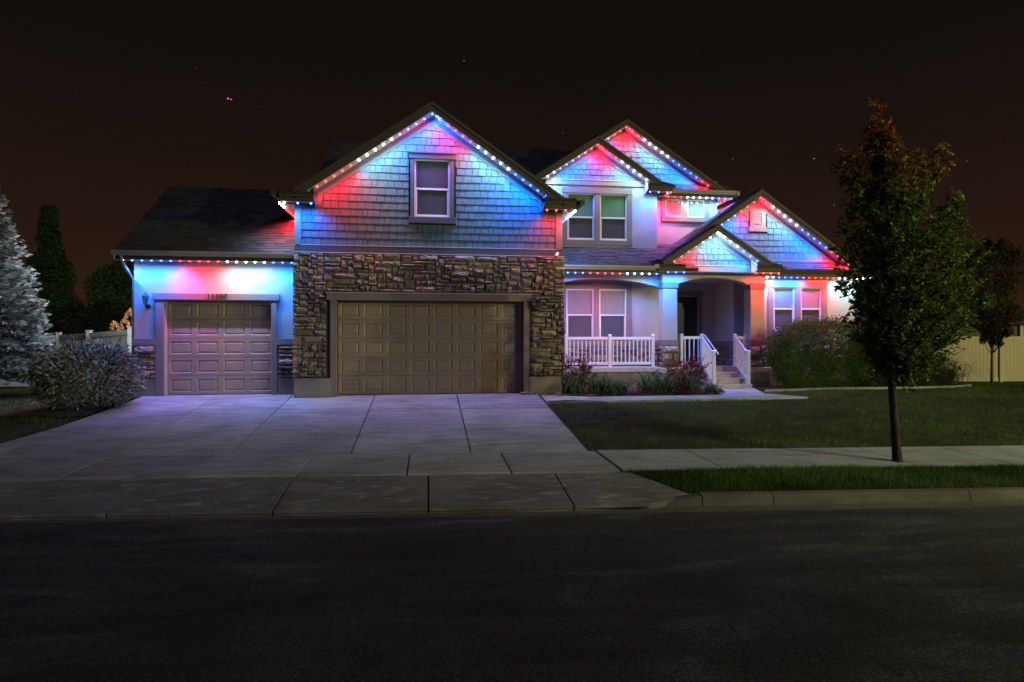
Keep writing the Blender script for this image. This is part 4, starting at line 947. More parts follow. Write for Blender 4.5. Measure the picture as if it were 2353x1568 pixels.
# cobble door stop
random.seed(5)
for i in range(4):
    mb = MB(); r_ = random.uniform(.05, .075); mb.lathe([(0, -.4*r_), (.8*r_, -.3*r_), (r_, 0), (.75*r_, .35*r_), (0, .45*r_)], (2.48+.11*i, 16.42+.06*(i % 2), .035), 8)
    tag(obj('pebble', mb, M['stone'], smooth=True), 'rounded '+['tan', 'grey-brown', 'brown', 'pale'][i]+' pebble by the wide garage door, '+['leftmost', 'second from left', 'third from left', 'rightmost'][i], 'pebble', 'pebbles by the garage door')

# ================================================================== fences
def fence(name, label, pts, h, posts=True, bw=.152, m='fence'):
    f = empty(name, (pts[0][0], pts[0][1], pts[0][2]), label, 'fence'); lens = {}
    for (x0, y0, z0), (x1, y1, z1) in zip(pts[:-1], pts[1:]):
        a, b = Vector((x0, y0, z0)), Vector((x1, y1, z1)); L = (b-a).length; n = max(1, round((L-.13)/bw)); ang = math.atan2(y1-y0, x1-x0); w = (L-.13)/n
        if 'b' not in lens: q = MB(); q.box(-.5, .5, -.012, .012, 0, 1); lens['b'] = q.mesh('board', M[m])
        u = (b-a)/L
        for i in range(n):
            p = a+u*(.065+(i+.5)*w); inst('board', lens['b'], f, (p.x, p.y, p.z+.12), (w-.007, 1, h-.26), (0, 0, ang))
        for nm_, zz, hh in (('top_rail', h-.15, .15), ('bottom_rail', .03, .13)):
            q = MB(); nrm = Vector((-u.y, u.x, 0))*.03; A, B_ = a+u*.06, b-u*.06
            q.hexa([tuple(A-nrm+Vector((0, 0, zz))), tuple(B_-nrm+Vector((0, 0, zz))), tuple(B_+nrm+Vector((0, 0, zz))), tuple(A+nrm+Vector((0, 0, zz))), tuple(A-nrm+Vector((0, 0, zz+hh))), tuple(B_-nrm+Vector((0, 0, zz+hh))), tuple(B_+nrm+Vector((0, 0, zz+hh))), tuple(A+nrm+Vector((0, 0, zz+hh)))])
            obj(nm_, q, M[m], f)
    for (x, y, z) in pts:
        q = MB(); q.box(x-.065, x+.065, y-.065, y+.065, z-.1, z+h+.06); q.box(x-.08, x+.08, y-.08, y+.08, z+h+.061, z+h+.09); obj('post', q, M[m], f)
    return f
fence('vinyl_fence', 'pale vinyl fence with square posts running from the spruce to the left wing', [(-20.5, 24.2, -.22), (-17.6, 24.1, -.22), (-15.0, 24.05, -.21), (-12.70, 24.0, -.19), (-10.85, 22.2, -.14), (-8.9, 20.6, -.05), (-7.45, 20.3, 0)], 1.80)
fence('vinyl_fence', 'pale vinyl fence across the back of the right-hand lawn', [(14.6, 22.9, -.2), (17.0, 22.9, -.22), (19.6, 22.6, -.22), (22.4, 22.2, -.22), (25.2, 21.8, -.2), (28, 21.4, -.2)], 1.80)

# ================================================================== vegetation
def leaves(name, C, size, m, parent, cols, up=.5, aspect=.55, dirs=None, seed=1, fold=.25):
    """one leaf (folded rhombus, two faces) at every point"""
    r = np.random.default_rng(seed); C = np.asarray(C, float); n = len(C)
    d = r.normal(size=(n, 3)) if dirs is None else dirs+r.normal(size=(n, 3))*.45
    d[:, 2] *= .7; d /= np.linalg.norm(d, axis=1, keepdims=True)
    k = r.normal(size=(n, 3))*(1-up); k[:, 2] += up; s_ = np.cross(d, k); s_ /= np.linalg.norm(s_, axis=1, keepdims=True)+1e-9; nn = np.cross(s_, d)
    sz = (size*r.uniform(.6, 1.25, n))[:, None]
    A = C-d*sz*.5; B_ = C+d*sz*.5; Lf = C+s_*sz*aspect*.5+nn*sz*fold*.3-d*sz*.08; R_ = C-s_*sz*aspect*.5+nn*sz*fold*.3-d*sz*.08
    V_ = np.empty((n*4, 3)); V_[0::4] = A; V_[1::4] = R_; V_[2::4] = B_; V_[3::4] = Lf
    i = np.arange(n)*4; F_ = np.empty((2*n, 3), np.int32); F_[0::2] = np.stack([i, i+1, i+2], 1); F_[1::2] = np.stack([i, i+2, i+3], 1)
    col = np.repeat(np.asarray(cols), 2, axis=0)
    me = npmesh(name, V_, F_, m, col); o = bpy.data.objects.new(name, me); COL.objects.link(o)
    if parent is not None: adopt(o, parent)
    return o
def colmix(n, palette, seed, pos=None, vary=.3):
    r = np.random.default_rng(seed); P = np.asarray(palette); c = P[r.integers(0, len(P), n)]
    return c*r.uniform(1-vary, 1+vary, (n, 1))

# ---- front pear tree
def pear_tree():
    bx, by_ = 7.78, 9.62; bz = G(bx, by_)-.02
    t = empty('street_tree', (bx, by_, bz), 'broad leafy green tree with reddish top growing in the grass strip by the kerb', 'tree')
    r = np.random.default_rng(3); rr = random.Random(3)
    hs = [1.45, 1.75, 2.05, 2.4, 2.75, 3.1, 3.5, 3.9, 4.3, 4.65, 5.0, 5.4, 5.75, 6.0]
    lf = [-.12, -.28, -.50, -.78, -.92, -1.02, -1.00, -1.02, -1.0, -.98, -.80, -.62, -.50, -.40]
    rt = [.30, .72, 1.02, 1.30, 1.48, 1.52, 1.40, 1.22, 1.02, .62, .22, .02, -.15, -.30]
    def env(h): return np.interp(h, hs, lf), np.interp(h, hs, rt)
    tz = lambda h: Vector((bx-.06*math.sin(h*.9)-.02*h, by_+.02*h, bz+h))
    mb = MB(); path_ = [tz(h) for h in (-.05, .05, .3, .7, 1.1, 1.5, 2.0, 2.6, 3.3, 4.0, 4.7, 5.3)]
    mb.tube(path_, [.105, .082, .070, .066, .063, .062, .052, .042, .032, .022, .014, .006], 10); obj('trunk', mb, M['bark'], t, smooth=True)
    P = []; D = []; lm = []
    def limb(h0, tip, r0, dens=1.0):
        a = tz(h0); b = Vector(tip); c = a.lerp(b, .45)+Vector((0, 0, -.10*(b-a).length+0)); pts = []
        for i in range(9):
            s_ = i/8; p = a*(1-s_)**2+c*2*s_*(1-s_)+b*s_*s_; p += Vector((rr.uniform(-1, 1), rr.uniform(-1, 1), rr.uniform(-1, 1)))*.02; pts.append(p)
        lm.append((pts, [r0*(1-.88*i/8) for i in range(9)]))
        L = (b-a).length
        for k in range(int(L*13*dens)):
            s_ = rr.uniform(.18, 1.0)**.8; p = pts[min(7, int(s_*8))].lerp(pts[min(8, int(s_*8)+1)], s_*8-int(s_*8))
            q = Vector((rr.gauss(0, 1), rr.gauss(0, 1), rr.gauss(.35, .8))).normalized(); tl = rr.uniform(.12, .34)*(1.1-.5*s_)
            for j in range(rr.randint(12, 19)):
                pp = p+q*tl*rr.uniform(.2, 1)+Vector((rr.gauss(0, .035), rr.gauss(0, .035), rr.gauss(0, .035))); P.append(tuple(pp)); D.append(tuple(q))
    for i in range(125):
        h = 1.5+4.2*((i+.5)/125)**1.05; l, rt_ = env(h); cx, rad = (l+rt_)/2, (rt_-l)/2; th = i*2.39996; f = rr.uniform(.72, 1.0) if rr.random() < .7 else rr.uniform(.3, .7)
        tip = (bx+cx+rad*math.cos(th)*f, by_+rad*.95*math.sin(th)*f, bz+h); h0 = max(1.35, h-.35-rad*rr.uniform(.5, .85)); limb(min(h0, 4.9), tip, .010+.018*rad)
    for tp in ((-.36, 0, 6.02), (-.42, .05, 5.75), (-.95, 0, 5.2), (-1.02, .1, 4.95), (.80, -.1, 5.30), (.92, 0, 5.08), (.74, .1, 4.9), (.45, 0, 5.15), (1.12, 0, 4.55), (1.48, 0, 3.75), (1.55, .1, 3.1), (-1.18, -.1, 3.62), (-1.12, 0, 3.3), (-1.0, 0, 2.95), (1.12, -.2, 1.92), (.95, -.1, 1.75), (-.62, -.1, 2.35), (-.35, .1, 1.7)):
        limb(max(1.4, min(4.6, tp[2]-1.4)), (bx+tp[0], by_+tp[1], bz+tp[2]), .016, 1.5 if tp[2] > 4.5 else .9)
    for k, (pts, rs) in enumerate(sorted(lm, key=lambda q: -(q[0][-1]-q[0][0]).length)):
        if k < 14: b = MB(); b.tube(pts, rs, 6); obj('limb', b, M['bark'], t, smooth=True)
        elif k == 14: tw = MB(); tw.tube(pts, rs, 4)
        else: tw.tube(pts, rs, 4)
    o = obj('twigs', tw, M['bark'], t); o['kind'] = 'stuff'
    P = np.array(P); D = np.array(D); n = len(P)
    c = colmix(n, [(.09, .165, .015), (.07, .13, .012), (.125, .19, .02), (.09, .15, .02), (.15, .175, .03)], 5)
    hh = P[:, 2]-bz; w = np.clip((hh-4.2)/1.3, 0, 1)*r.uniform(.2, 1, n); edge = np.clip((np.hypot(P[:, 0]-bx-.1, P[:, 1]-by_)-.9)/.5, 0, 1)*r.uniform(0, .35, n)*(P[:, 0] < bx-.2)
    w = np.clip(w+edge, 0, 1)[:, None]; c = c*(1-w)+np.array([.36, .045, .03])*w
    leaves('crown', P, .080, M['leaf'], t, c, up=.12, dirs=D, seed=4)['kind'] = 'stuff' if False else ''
    print('pear leaves', n)
pear_tree()

def blob_points(n, center, rad, seed, shell=.65, lump=.18, zmin=None, box=0.0):
    r = np.random.default_rng(seed); d = r.normal(size=(n, 3)); d /= np.linalg.norm(d, axis=1, keepdims=True)
    if box: # squarer outline
        mxa = np.max(np.abs(d), axis=1, keepdims=True); d = d*(1-box)+d/mxa*box*.85
    f = np.ones(n)
    for i in range(9):
        c = r.normal(size=3); c /= np.linalg.norm(c); f += lump*np.exp(-((d-c)**2).sum(1)*6)*r.choice([-1, 1, 1])
    s_ = r.uniform(0, 1, n)**(.33); s_ = np.where(r.uniform(size=n) < shell, r.uniform(.82, 1.03, n), s_)
    p = d*np.array(rad)*(f*s_)[:, None]+np.array(center)
    k_ = max(6, n//55); cc = p[:k_]; who = r.integers(0, k_, n); keep = r.uniform(size=n) < .72     # leaves gather in sprays round twig ends
    sp_ = .085*min(1.4, max(rad)); off = r.normal(size=(n, 3))*sp_*np.array([1, 1, .75]); p = np.where(keep[:, None], cc[who]+off, p); d = np.where(keep[:, None], d[:k_][who]+off/sp_*.35, d)
    if zmin is not None: k = p[:, 2] > zmin; p, d = p[k], d[k]
    return p, d
def shrub(name, label, cat, center, rad, n, size, pal, seed, stems=9, m='leaf', group=None, sprigs=0, box=.0, up=.35, tipcol=None):
    gz_ = G(center[0], center[1]); t = empty(name, (center[0], center[1], gz_), label, cat, group); rr = random.Random(seed)
    P, D = blob_points(n, center, rad, seed, zmin=gz_+.02, box=box); Pl, Dl = [P], [D]
    mb = MB()
    for i in range(stems):
        th = rr.uniform(0, 6.28); q = Vector((center[0]+rad[0]*.75*math.cos(th)*rr.random(), center[1]+rad[1]*.75*math.sin(th)*rr.random(), center[2]+rad[2]*rr.uniform(.3, .8)))
        a = Vector((center[0]+rr.uniform(-.15, .15), center[1]+rr.uniform(-.15, .15), gz_-.02)); mb.tube([a, a.lerp(q, .5)+Vector((0, 0, -.05)), q], [.016, .011, .004], 5)
    for i in range(sprigs):
        th = rr.uniform(0, 6.28); e = rr.uniform(.15, 1.2); dd = Vector((math.cos(th)*math.cos(e), math.sin(th)*math.cos(e), math.sin(e))); b = Vector((center[0]+rad[0]*dd.x*.85, center[1]+rad[1]*dd.y*.85, center[2]+rad[2]*dd.z*.85)); L = rr.uniform(.12, .38); u = (dd+Vector((0, 0, .6))).normalized(); tp = b+u*L
        mb.tube([b, tp], [.005, .002], 4); q = np.array([tuple(b.lerp(tp, k/8)+Vector((rr.gauss(0, .015), rr.gauss(0, .015), 0))) for k in range(2, 10)]); Pl.append(q); Dl.append(np.tile(np.array(tuple(u)), (len(q), 1)))
    obj('stems', mb, M['bark'], t); P = np.concatenate(Pl); D = np.concatenate(Dl)
    c = colmix(len(P), pal, seed+1)
    if tipcol is not None:
        w = (np.clip((P[:, 2]-center[2])/rad[2]-.35, 0, 1)*np.random.default_rng(seed).uniform(0, 1.3, len(P))).clip(0, 1)[:, None]; c = c*(1-w)+np.array(tipcol)*w
    leaves('foliage', P, size, M[m], t, c, up=up, dirs=D, seed=seed); return t
shrub('variegated_shrub', 'round variegated shrub with pale silvery leaves beside the driveway at the left wing', 'shrub', (-7.80, 15.95, .55), (1.10, .92, .78), 13000, .088, [(.40, .41, .36), (.10, .14, .06), (.50, .50, .45), (.06, .09, .035), (.22, .25, .15)], 21, sprigs=60)
shrub('hedge_shrub', 'large boxy green shrub with pinkish tips under the right wing windows', 'shrub', (12.05, 18.1, .98), (1.64, .80, 1.12), 38000, .058, [(.05, .15, .012), (.08, .18, .02), (.04, .11, .012), (.11, .18, .03)], 22, sprigs=130, box=.55, tipcol=(.20, .17, .09))
shrub('green_shrub', 'darker rounded shrub between the boxy shrub and the ornamental grasses', 'shrub', (14.1, 18.2, .78), (1.05, .75, .92), 15000, .055, [(.04, .085, .02), (.06, .11, .03), (.075, .11, .04)], 23, sprigs=30)
shrub('red_flower_shrub', 'red-tipped flowering shrub at the left end of the bed against the stone pier', 'shrub', (4.05, 17.2, .46), (.50, .42, .42), 2300, .060, [(.05, .08, .03), (.16, .03, .03), (.09, .05, .025), (.34, .02, .04)], 24, stems=16, sprigs=34, tipcol=(.34, .03, .05))
shrub('red_flower_shrub', 'red-tipped flowering shrub between the column and the front steps', 'shrub', (7.30, 17.2, .42), (.56, .45, .40), 2600, .060, [(.05, .07, .03), (.18, .025, .03), (.10, .04, .03), (.40, .02, .05)], 25, stems=18, sprigs=44, tipcol=(.42, .02, .06))
for i, (x, y, lab) in enumerate(((3.25, 16.75, 'at the corner of the stone garage pier'), (4.35, 16.62, 'in front of the left red-tipped shrub'), (5.75, 16.6, 'in the middle of the bed below the porch railing'), (6.95, 16.65, 'just left of the right-hand red-tipped shrub'), (7.98, 17.0, 'nearest the front steps'))):
    pal = [(.16, .03, .06), (.09, .06, .035), (.20, .05, .10)] if i in (0, 2, 3) else [(.12, .09, .05), (.09, .07, .04), (.20, .06, .04)]
    shrub('groundcover_mound', 'low '+('crimson' if i in (0, 2, 3) else 'brownish')+' groundcover mound '+lab, 'groundcover', (x, y, G(x, y)+.05), (.36, .22, .12), 1500, .028, pal, 30+i, stems=3, group='low groundcover mounds in the garden bed')

# strap-leaved clumps
def ribbons(name, n, base, spread, hgt, length, w, m, parent, pal, seed, droop=1.0, segs=6):
    r = np.random.default_rng(seed); V_ = []; F_ = []; C_ = []
    for i in range(n):
        th = r.uniform(0, 6.283); a = np.array(base)+np.array([r.normal(0, spread), r.normal(0, spread*.8), 0]); L = length*r.uniform(.6, 1.1); e = r.uniform(.75, 1.45)
        d = np.array([math.cos(th), math.sin(th), 0]); sd_ = np.array([-math.sin(th), math.cos(th), 0]); p = a.copy(); k0 = len(V_); col = np.array(pal[r.integers(0, len(pal))])*r.uniform(.7, 1.3)
        for s_ in range(segs+1):
            f = s_/segs; ww = w*(1-f)**.6*(.6+.4*min(1, f*4)); V_ += [tuple(p-sd_*ww/2), tuple(p+sd_*ww/2)]
            p = p+(d*math.cos(e)+np.array([0, 0, math.sin(e)]))*L/segs; e -= droop*(.25+.6*f)
        for s_ in range(segs):
            b = k0+2*s_; F_.append((b, b+1, b+3, b+2)); C_.append(col)
    me = npmesh(name, V_, F_, m, np.array(C_)); o = bpy.data.objects.new(name, me); COL.objects.link(o); adopt(o, parent); return o
DG = [(.08, .15, .04), (.11, .18, .05), (.06, .11, .04), (.17, .22, .08)]
for i, (x, y, s_, lab) in enumerate(((5.05, 16.85, .9, 'third from the left in the garden bed'), (6.75, 17.25, .95, 'behind the left side of the right-hand red-tipped shrub'), (3.85, 16.95, 1.1, 'at the left end of the garden bed under the red-tipped shrub'), (4.75, 17.0, 1.0, 'second from the left in the garden bed'), (5.35, 17.25, .75, 'small one in the middle of the bed'), (6.25, 17.05, 1.15, 'large one below the right half of the porch railing'), (7.35, 16.95, .85, 'in front of the right-hand red-tipped shrub'), (8.0, 17.1, .62, 'beside the left post of the steps'))):
    t = empty('daylily_clump', (x, y, G(x, y)), 'dark strap-leaved clump '+lab, 'plant', 'strap-leaved clumps in the garden bed')
    ribbons('leaves', int(150*s_), (x, y, G(x, y)), .15*s_, .4, 1.02*s_, .034, M['leaf'], t, DG, 40+i, .62)
for i, (x, y, s_, lab) in enumerate(((13.1, 17.5, .6, 'low at the front edge of the boxy shrub'), (14.6, 17.7, .95, 'first grass clump right of the street tree trunk'), (15.4, 18.0, 1.3, 'middle of the ornamental grasses'), (16.35, 18.2, 1.35, 'rightmost ornamental grass near the back fence'))):
    t = empty('ornamental_grass', (x, y, G(x, y)), 'arching ornamental grass, '+lab, 'ornamental grass', 'ornamental grasses right of the shrubs')
    ribbons('leaves', int(330*s_), (x, y, G(x, y)), .16*s_, .8, 1.25*s_, .016, M['leaf'], t, [(.07, .09, .04), (.11, .12, .07), (.05, .07, .03), (.15, .13, .08)], 50+i, .62, 7)

# ---- blue spruce at the left edge
def spruce():
    bx, by_ = -11.85, 18.8; bz = G(bx, by_); t = empty('blue_spruce', (bx, by_, bz), 'tall silvery blue spruce at the left edge in front of the fence', 'tree')
    mb = MB(); mb.tube([(bx, by_, bz-.05), (bx, by_, bz+3), (bx, by_, bz+5.7)], [.13, .07, .01], 8); obj('trunk', mb, M['bark'], t)
    rr = random.Random(8); V_ = []; F_ = []; C_ = []; H_ = 6.0; br = MB(); pal = [(.36, .40, .42), (.44, .47, .46), (.28, .33, .36), (.50, .50, .46), (.20, .24, .26)]
    def tuft(p, d, L, col):
        # elongated needle tuft: 3 crossed slim blades
        d = d.normalized(); a = d.cross(Vector((rr.uniform(-1, 1), rr.uniform(-1, 1), 1))).normalized(); b = d.cross(a)
        for k in range(3):
            an = k*1.047; s_ = (a*math.cos(an)+b*math.sin(an))*L*.17; n = len(V_)
            V_.extend([tuple(p), tuple(p+d*L*.45+s_), tuple(p+d*L), tuple(p+d*L*.45-s_)]); F_.append((n, n+1, n+2, n+3)); C_.append(col)
    z = .75
    while z < H_-.1:
        f = (H_-z)/(H_-.75); R_ = 1.72*f**.85+.05; nb = int(9+18*f); tilt = lerp(-.22, .5, 1-f)
        for i in range(nb):
            th = rr.uniform(0, 6.283); R2 = R_*rr.uniform(.82, 1.08); zz = z+rr.uniform(-.07, .07); d = Vector((math.cos(th), math.sin(th), 0)); tip = Vector((bx, by_, bz+zz))+d*R2+Vector((0, 0, tilt*R2)); a = Vector((bx, by_, bz+zz)); sd_ = Vector((-d.y, d.x, 0))
            br.tube([a, tip], [.02*f+.004, .003], 4)
            m_ = int(6+R2*16)
            for k in range(m_):
                s_ = 1-(rr.random()**1.5)*.75; p = a.lerp(tip, s_); side = rr.choice([-1, 1]); w = (1-s_)*.55*R2+.05
                q = (d*.8+sd_*side*rr.uniform(.2, 1.0)+Vector((0, 0, rr.uniform(-.1, .45)))); c = np.array(rr.choice(pal))*rr.uniform(.7, 1.25)
                tuft(p+sd_*side*rr.uniform(0, w)+Vector((0, 0, rr.uniform(-.03, .02))), q, rr.uniform(.12, .22), c)
        z += .115
    o = obj('branches', br, M['bark'], t); o['kind'] = 'stuff'
    me = npmesh('needles', V_, F_, M['needle'], np.array(C_)); o = bpy.data.objects.new('needles', me); COL.objects.link(o); adopt(o, t); print('spruce', len(F_))
spruce()
# ---- generic background trees
def bg_tree(label, name, x, y, h, hb, outline, pal, seed, n, size, trunk=.12, m_tr='bark', up=.4, cat='tree', lumps=24, sub=.34, bare=0):
    bz = G(x, y); t = empty(name, (x, y, bz), label, cat); rr = random.Random(seed); r = np.random.default_rng(seed)
    mb = MB(); mb.tube([(x, y, bz-.1), (x+.02, y, bz+hb), (x, y, bz+h*.6), (x, y, bz+h*.93)], [trunk, trunk*.75, trunk*.45, trunk*.1], 8); obj('trunk', mb, M[m_tr], t, smooth=True)
    P = []; br = MB(); ho = [q[0] for q in outline]; ro_ = [q[1] for q in outline]
    for i in range(lumps):
        hz = rr.uniform(.02, 1)**.9; R_ = float(np.interp(hz, ho, ro_)); th = i*2.4+rr.uniform(-.3, .3); f = rr.uniform(.35, .92); c = Vector((x+R_*f*math.cos(th), y+R_*f*math.sin(th), bz+hb+(h-hb)*hz*.97))
        a = Vector((x, y, bz+max(hb*.8, (hb+(h-hb)*hz)-R_*f*1.1-.3))); br.tube([a, a.lerp(c, .5)+Vector((0, 0, -.08)), c], [trunk*.28, trunk*.18, .008], 5)
        k = n//lumps; s_ = sub*max(.35, R_/max(ro_)); q = r.normal(size=(k, 3)); q /= np.linalg.norm(q, axis=1, keepdims=True); q *= (r.uniform(0, 1, (k, 1))**.45); P.append(q*np.array([s_, s_, s_*1.35])+np.array(c))
    o = obj('limbs', br, M[m_tr], t, smooth=True); P = np.concatenate(P)
    leaves('crown', P, size, M['leaf'], t, colmix(len(P), pal, seed), up=up, seed=seed); return t
GR = [(.10, .19, .025), (.13, .22, .035), (.08, .14, .02), (.15, .19, .04)]
bg_tree('tall columnar poplar behind the left fence', 'poplar_tree', -18.25, 33.7, 8.3, .3, [(0, 1.0), (.15, 1.2), (.4, 1.1), (.6, .85), (.8, .6), (1, .25)], GR, 61, 42000, .13, lumps=150, sub=.5)
bg_tree('rounded dark tree behind the fence partly hidden by the left wing', 'garden_tree', -14.5, 32.2, 5.5, .6, [(0, .9), (.3, 1.6), (.6, 1.5), (.85, 1.0), (1, .4)], GR, 62, 24000, .14, lumps=70, sub=.6)
for i, (x, y, h, lab) in enumerate(((-14.9, 29.2, 3.1, 'between the poplar and the pampas plumes'), (-13.7, 29.1, 3.3, 'right behind the fence corner post'), (-12.4, 28.9, 3.1, 'against the left wing wall'))):
    bg_tree('dark brownish hedge bush behind the left fence, '+lab, 'hedge_bush', x, y, h, .1, [(0, 1.1), (.5, 1.2), (.85, .9), (1, .4)], [(.045, .045, .018), (.06, .055, .02), (.035, .04, .015)], 63+i, 12000, .10, lumps=46, sub=.5, cat='shrub')
bg_tree('slender purple-leaved tree with pale trunk on the right-hand lawn', 'plum_tree', 18.45, 18.6, 5.0, 1.25, [(0, .15), (.2, .62), (.5, 1.1), (.75, 1.0), (.9, .5), (1, .15)], [(.085, .07, .045), (.06, .04, .035), (.10, .11, .05), (.06, .07, .035)], 70, 18000, .08, .05, 'bark_pale', lumps=95, sub=.36)
# pampas plumes behind the fence
for i, (x, lab) in enumerate(((-9.95, 'leftmost'), (-9.65, 'second from the left'), (-9.30, 'tallest'), (-8.95, 'fourth from the left'), (-8.25, 'fifth from the left'), (-8.0, 'nearest the house wall'))):
    y = 21.7; z0 = -.05; h = [2.05, 2.15, 2.45, 2.2, 2.35, 2.3][i]; t = empty('pampas_plume', (x, y, z0), 'drooping straw-coloured plume above the left fence, '+lab, 'pampas grass', 'pampas plumes above the left fence')
    mb = MB(); rr = random.Random(80+i); sg = rr.choice([-1, 1]); pts = [(x, y, z0), (x, y, z0+h*.7), (x+sg*.02, y, z0+h*.93), (x+sg*.09, y, z0+h), (x+sg*.18, y, z0+h*.96), (x+sg*.23, y, z0+h*.88)]; mb.tube(pts, [.008]*3+[.006]*3, 5); obj('stalk', mb, M['bark_pale'], t)
    C_ = []
    for a, b in zip(pts[1:-1], pts[2:]):
        for k in range(45 if a != pts[1] else 20): C_.append(tuple(Vector(a).lerp(Vector(b), rr.random())+Vector((rr.gauss(0, .014), rr.gauss(0, .014), rr.gauss(-.02, .02)))))
    leaves('plume', C_, .15, M['plume'], t, colmix(len(C_), [(.75, .42, .16), (.85, .52, .24)], 81+i), aspect=.22, dirs=np.tile([sg*.5, 0, -.5], (len(C_), 1)), seed=82+i)

# ---- garden beds and kerb edging
bed = MB(); bp = [(3.62, 16.30), (4.5, 16.34), (6, 16.38), (7.6, 16.44), (8.0, 16.5), (8.58, 18.3), (8.6, 19.15), (3.62, 19.15)]
def bedmesh(pts, h=.05, n=26):
    xs0, xs1 = min(p[0] for p in pts), max(p[0] for p in pts); ys0, ys1 = min(p[1] for p in pts), max(p[1] for p in pts); mb = MB(); idx = {}
    def inside(x, y):
        c = False
        for i in range(len(pts)):
            (a, b), (d, e) = pts[i], pts[i-1]
            if (b > y) != (e > y) and x < (d-a)*(y-b)/(e-b)+a: c = not c
        return c
    s_ = .12; nx_ = int((xs1-xs0)/s_)+2; ny_ = int((ys1-ys0)/s_)+2
    for j in range(ny_):
        for i in range(nx_): x, y = xs0+i*s_, ys0+j*s_; idx[i, j] = len(mb.v); mb.v.append((x, y, G(x, y)+h+random.uniform(-.018, .022)))
    for j in range(ny_-1):
        for i in range(nx_-1):
            if inside(xs0+(i+.5)*s_, ys0+(j+.5)*s_): mb.f.append((idx[i, j], idx[i+1, j], idx[i+1, j+1], idx[i, j+1])); mb.m.append(0)
    return mb
tag(obj('garden_bed', bedmesh(bp, .03), M['soil'], smooth=True), kind='structure')
bp2 = [(10.0, 17.55), (10.9, 17.25), (12.4, 17.15), (14.4, 17.1), (15.8, 17.3), (16.9, 17.9), (16.9, 19.2), (10.0, 19.2)]
tag(obj('garden_bed', bedmesh(bp2, .02), M['soil'], smooth=True), kind='structure')
tag(obj('garden_bed', bedmesh([(-9.3, 15.1), (-7.4, 14.9), (-7.2, 17.2), (-9.4, 17.2)], .01), M['soil'], smooth=True), kind='structure')
ed = empty('bed_edging', (10.0, 17.4, 0), 'low curved concrete edging along the shrub bed on the right lawn', 'edging'); pp = [(9.85, 17.5), (10.4, 17.28), (11.2, 17.12), (12.4, 17.02), (13.6, 16.98), (14.8, 17.05), (15.8, 17.22), (16.8, 17.7)]
for (a, b), (c, d) in zip(pp[:-1], pp[1:]):
    mb = MB(); u = Vector((c-a, d-b, 0)).normalized(); n_ = Vector((-u.y, u.x, 0))*.055; A = Vector((a, b, G(a, b)+.0))+u*.006; B_ = Vector((c, d, G(c, d)+.0))-u*.006; up_ = Vector((0, 0, .05)); dn_ = Vector((0, 0, -.05))
    mb.hexa([tuple(q) for q in (A-n_+dn_, B_-n_+dn_, B_+n_+dn_, A+n_+dn_, A-n_*.8+up_, B_-n_*.8+up_, B_+n_*.8+up_, A+n_*.8+up_)]); obj('edging_block', mb, M['slab'], ed, bevel=.01)
# drip hose in the bed
mb = MB(); mb.tube([(3.6+.12*i, 16.62+.1*math.sin(i*.9)+.05*math.cos(i*2.1), G(3.6+.12*i, 16.6)+.055) for i in range(9)], .008, 6); tag(obj('drip_hose', mb, M['track'], smooth=True), 'thin pale drip hose curling on the soil at the left end of the bed', 'hose')
mb = MB(); mb.tube([(6.5+.15*i, 16.75+.06*math.sin(i*1.1), G(6.5+.15*i, 16.7)+.05) for i in range(10)], .009, 6); tag(obj('drip_hose', mb, M['black'], smooth=True), 'thin dark drip hose on the soil near the front steps', 'hose')

# ---- grass
def grass(name, n, poly_test, x0, x1, v0, v1, h, w, pal, seed, clump=1.0):
    r = np.random.default_rng(seed); x = r.uniform(x0, x1, n); v = r.uniform(v0, v1, n); k = poly_test(x, v); x, v = x[k], v[k]; n = len(x); y = v-K*x
    z = np.array([G(a, b) for a, b in zip(x, y)])-.02
    # mowing swirls: a slow field of lean and height
    fld = np.sin(x*1.3+np.sin(y*2.1)*1.2)+np.sin(y*3.1+np.sin(x*.8)*2.0)+.6*np.sin(x*5.1+y*3.3)
    hh = h*r.uniform(.5, 1.25, n)*(1+.16*fld); th = fld*.8+r.normal(0, .9, n); ln = r.uniform(.2, .75, n)*hh
    ca, sa = np.cos(th), np.sin(th); az = r.uniform(0, 3.14, n); cb, sb_ = np.cos(az)*w/2, np.sin(az)*w/2
    V_ = np.empty((n*3, 3)); V_[0::3] = np.stack([x-cb, y-sb_, z], 1); V_[1::3] = np.stack([x+cb, y+sb_, z], 1); V_[2::3] = np.stack([x+ca*ln, y+sa*ln, z+.02+hh], 1)
    i = np.arange(n)*3; F_ = np.stack([i, i+1, i+2], 1); c = colmix(n, pal, seed)*(1+.13*fld)[:, None]
    me = npmesh(name, V_, F_, M['grass'], c); o = bpy.data.objects.new(name, me); COL.objects.link(o); tag(o, kind='stuff'); return o
GP = [(.05, .12, .016), (.068, .145, .02), (.04, .095, .014), (.09, .13, .03)]
def right_lawn(x, v):
    y = v-K*x; bedf = np.interp(x, [9.8, 10.9, 12.4, 14.4, 15.8, 16.8, 18], [17.45, 17.12, 16.95, 16.97, 17.15, 17.6, 40]); walkf = np.where(x < 9.9, 15.25+.012*(x-3), 99); walkb = np.where(x < 10, 99., 0)
    return (v > 11.36-.03*np.abs(np.sin(x*7)+np.sin(x*17.3))) & ((y < walkf) | ((x > 9.9) & (y < bedf))) & (y < 22.8) & (x > 2.93)
grass('lawn_grass', 190000, right_lawn, 2.93, 26, 11.26, 24, .052, .009, GP, 90)
grass('verge_grass', 52000, lambda x, v: (v > 8.71) & (v < 9.80) & (x > 3.72-.62*(v-8.7)), 2.9, 14, 8.71, 9.8, .062, .008, GP, 91)
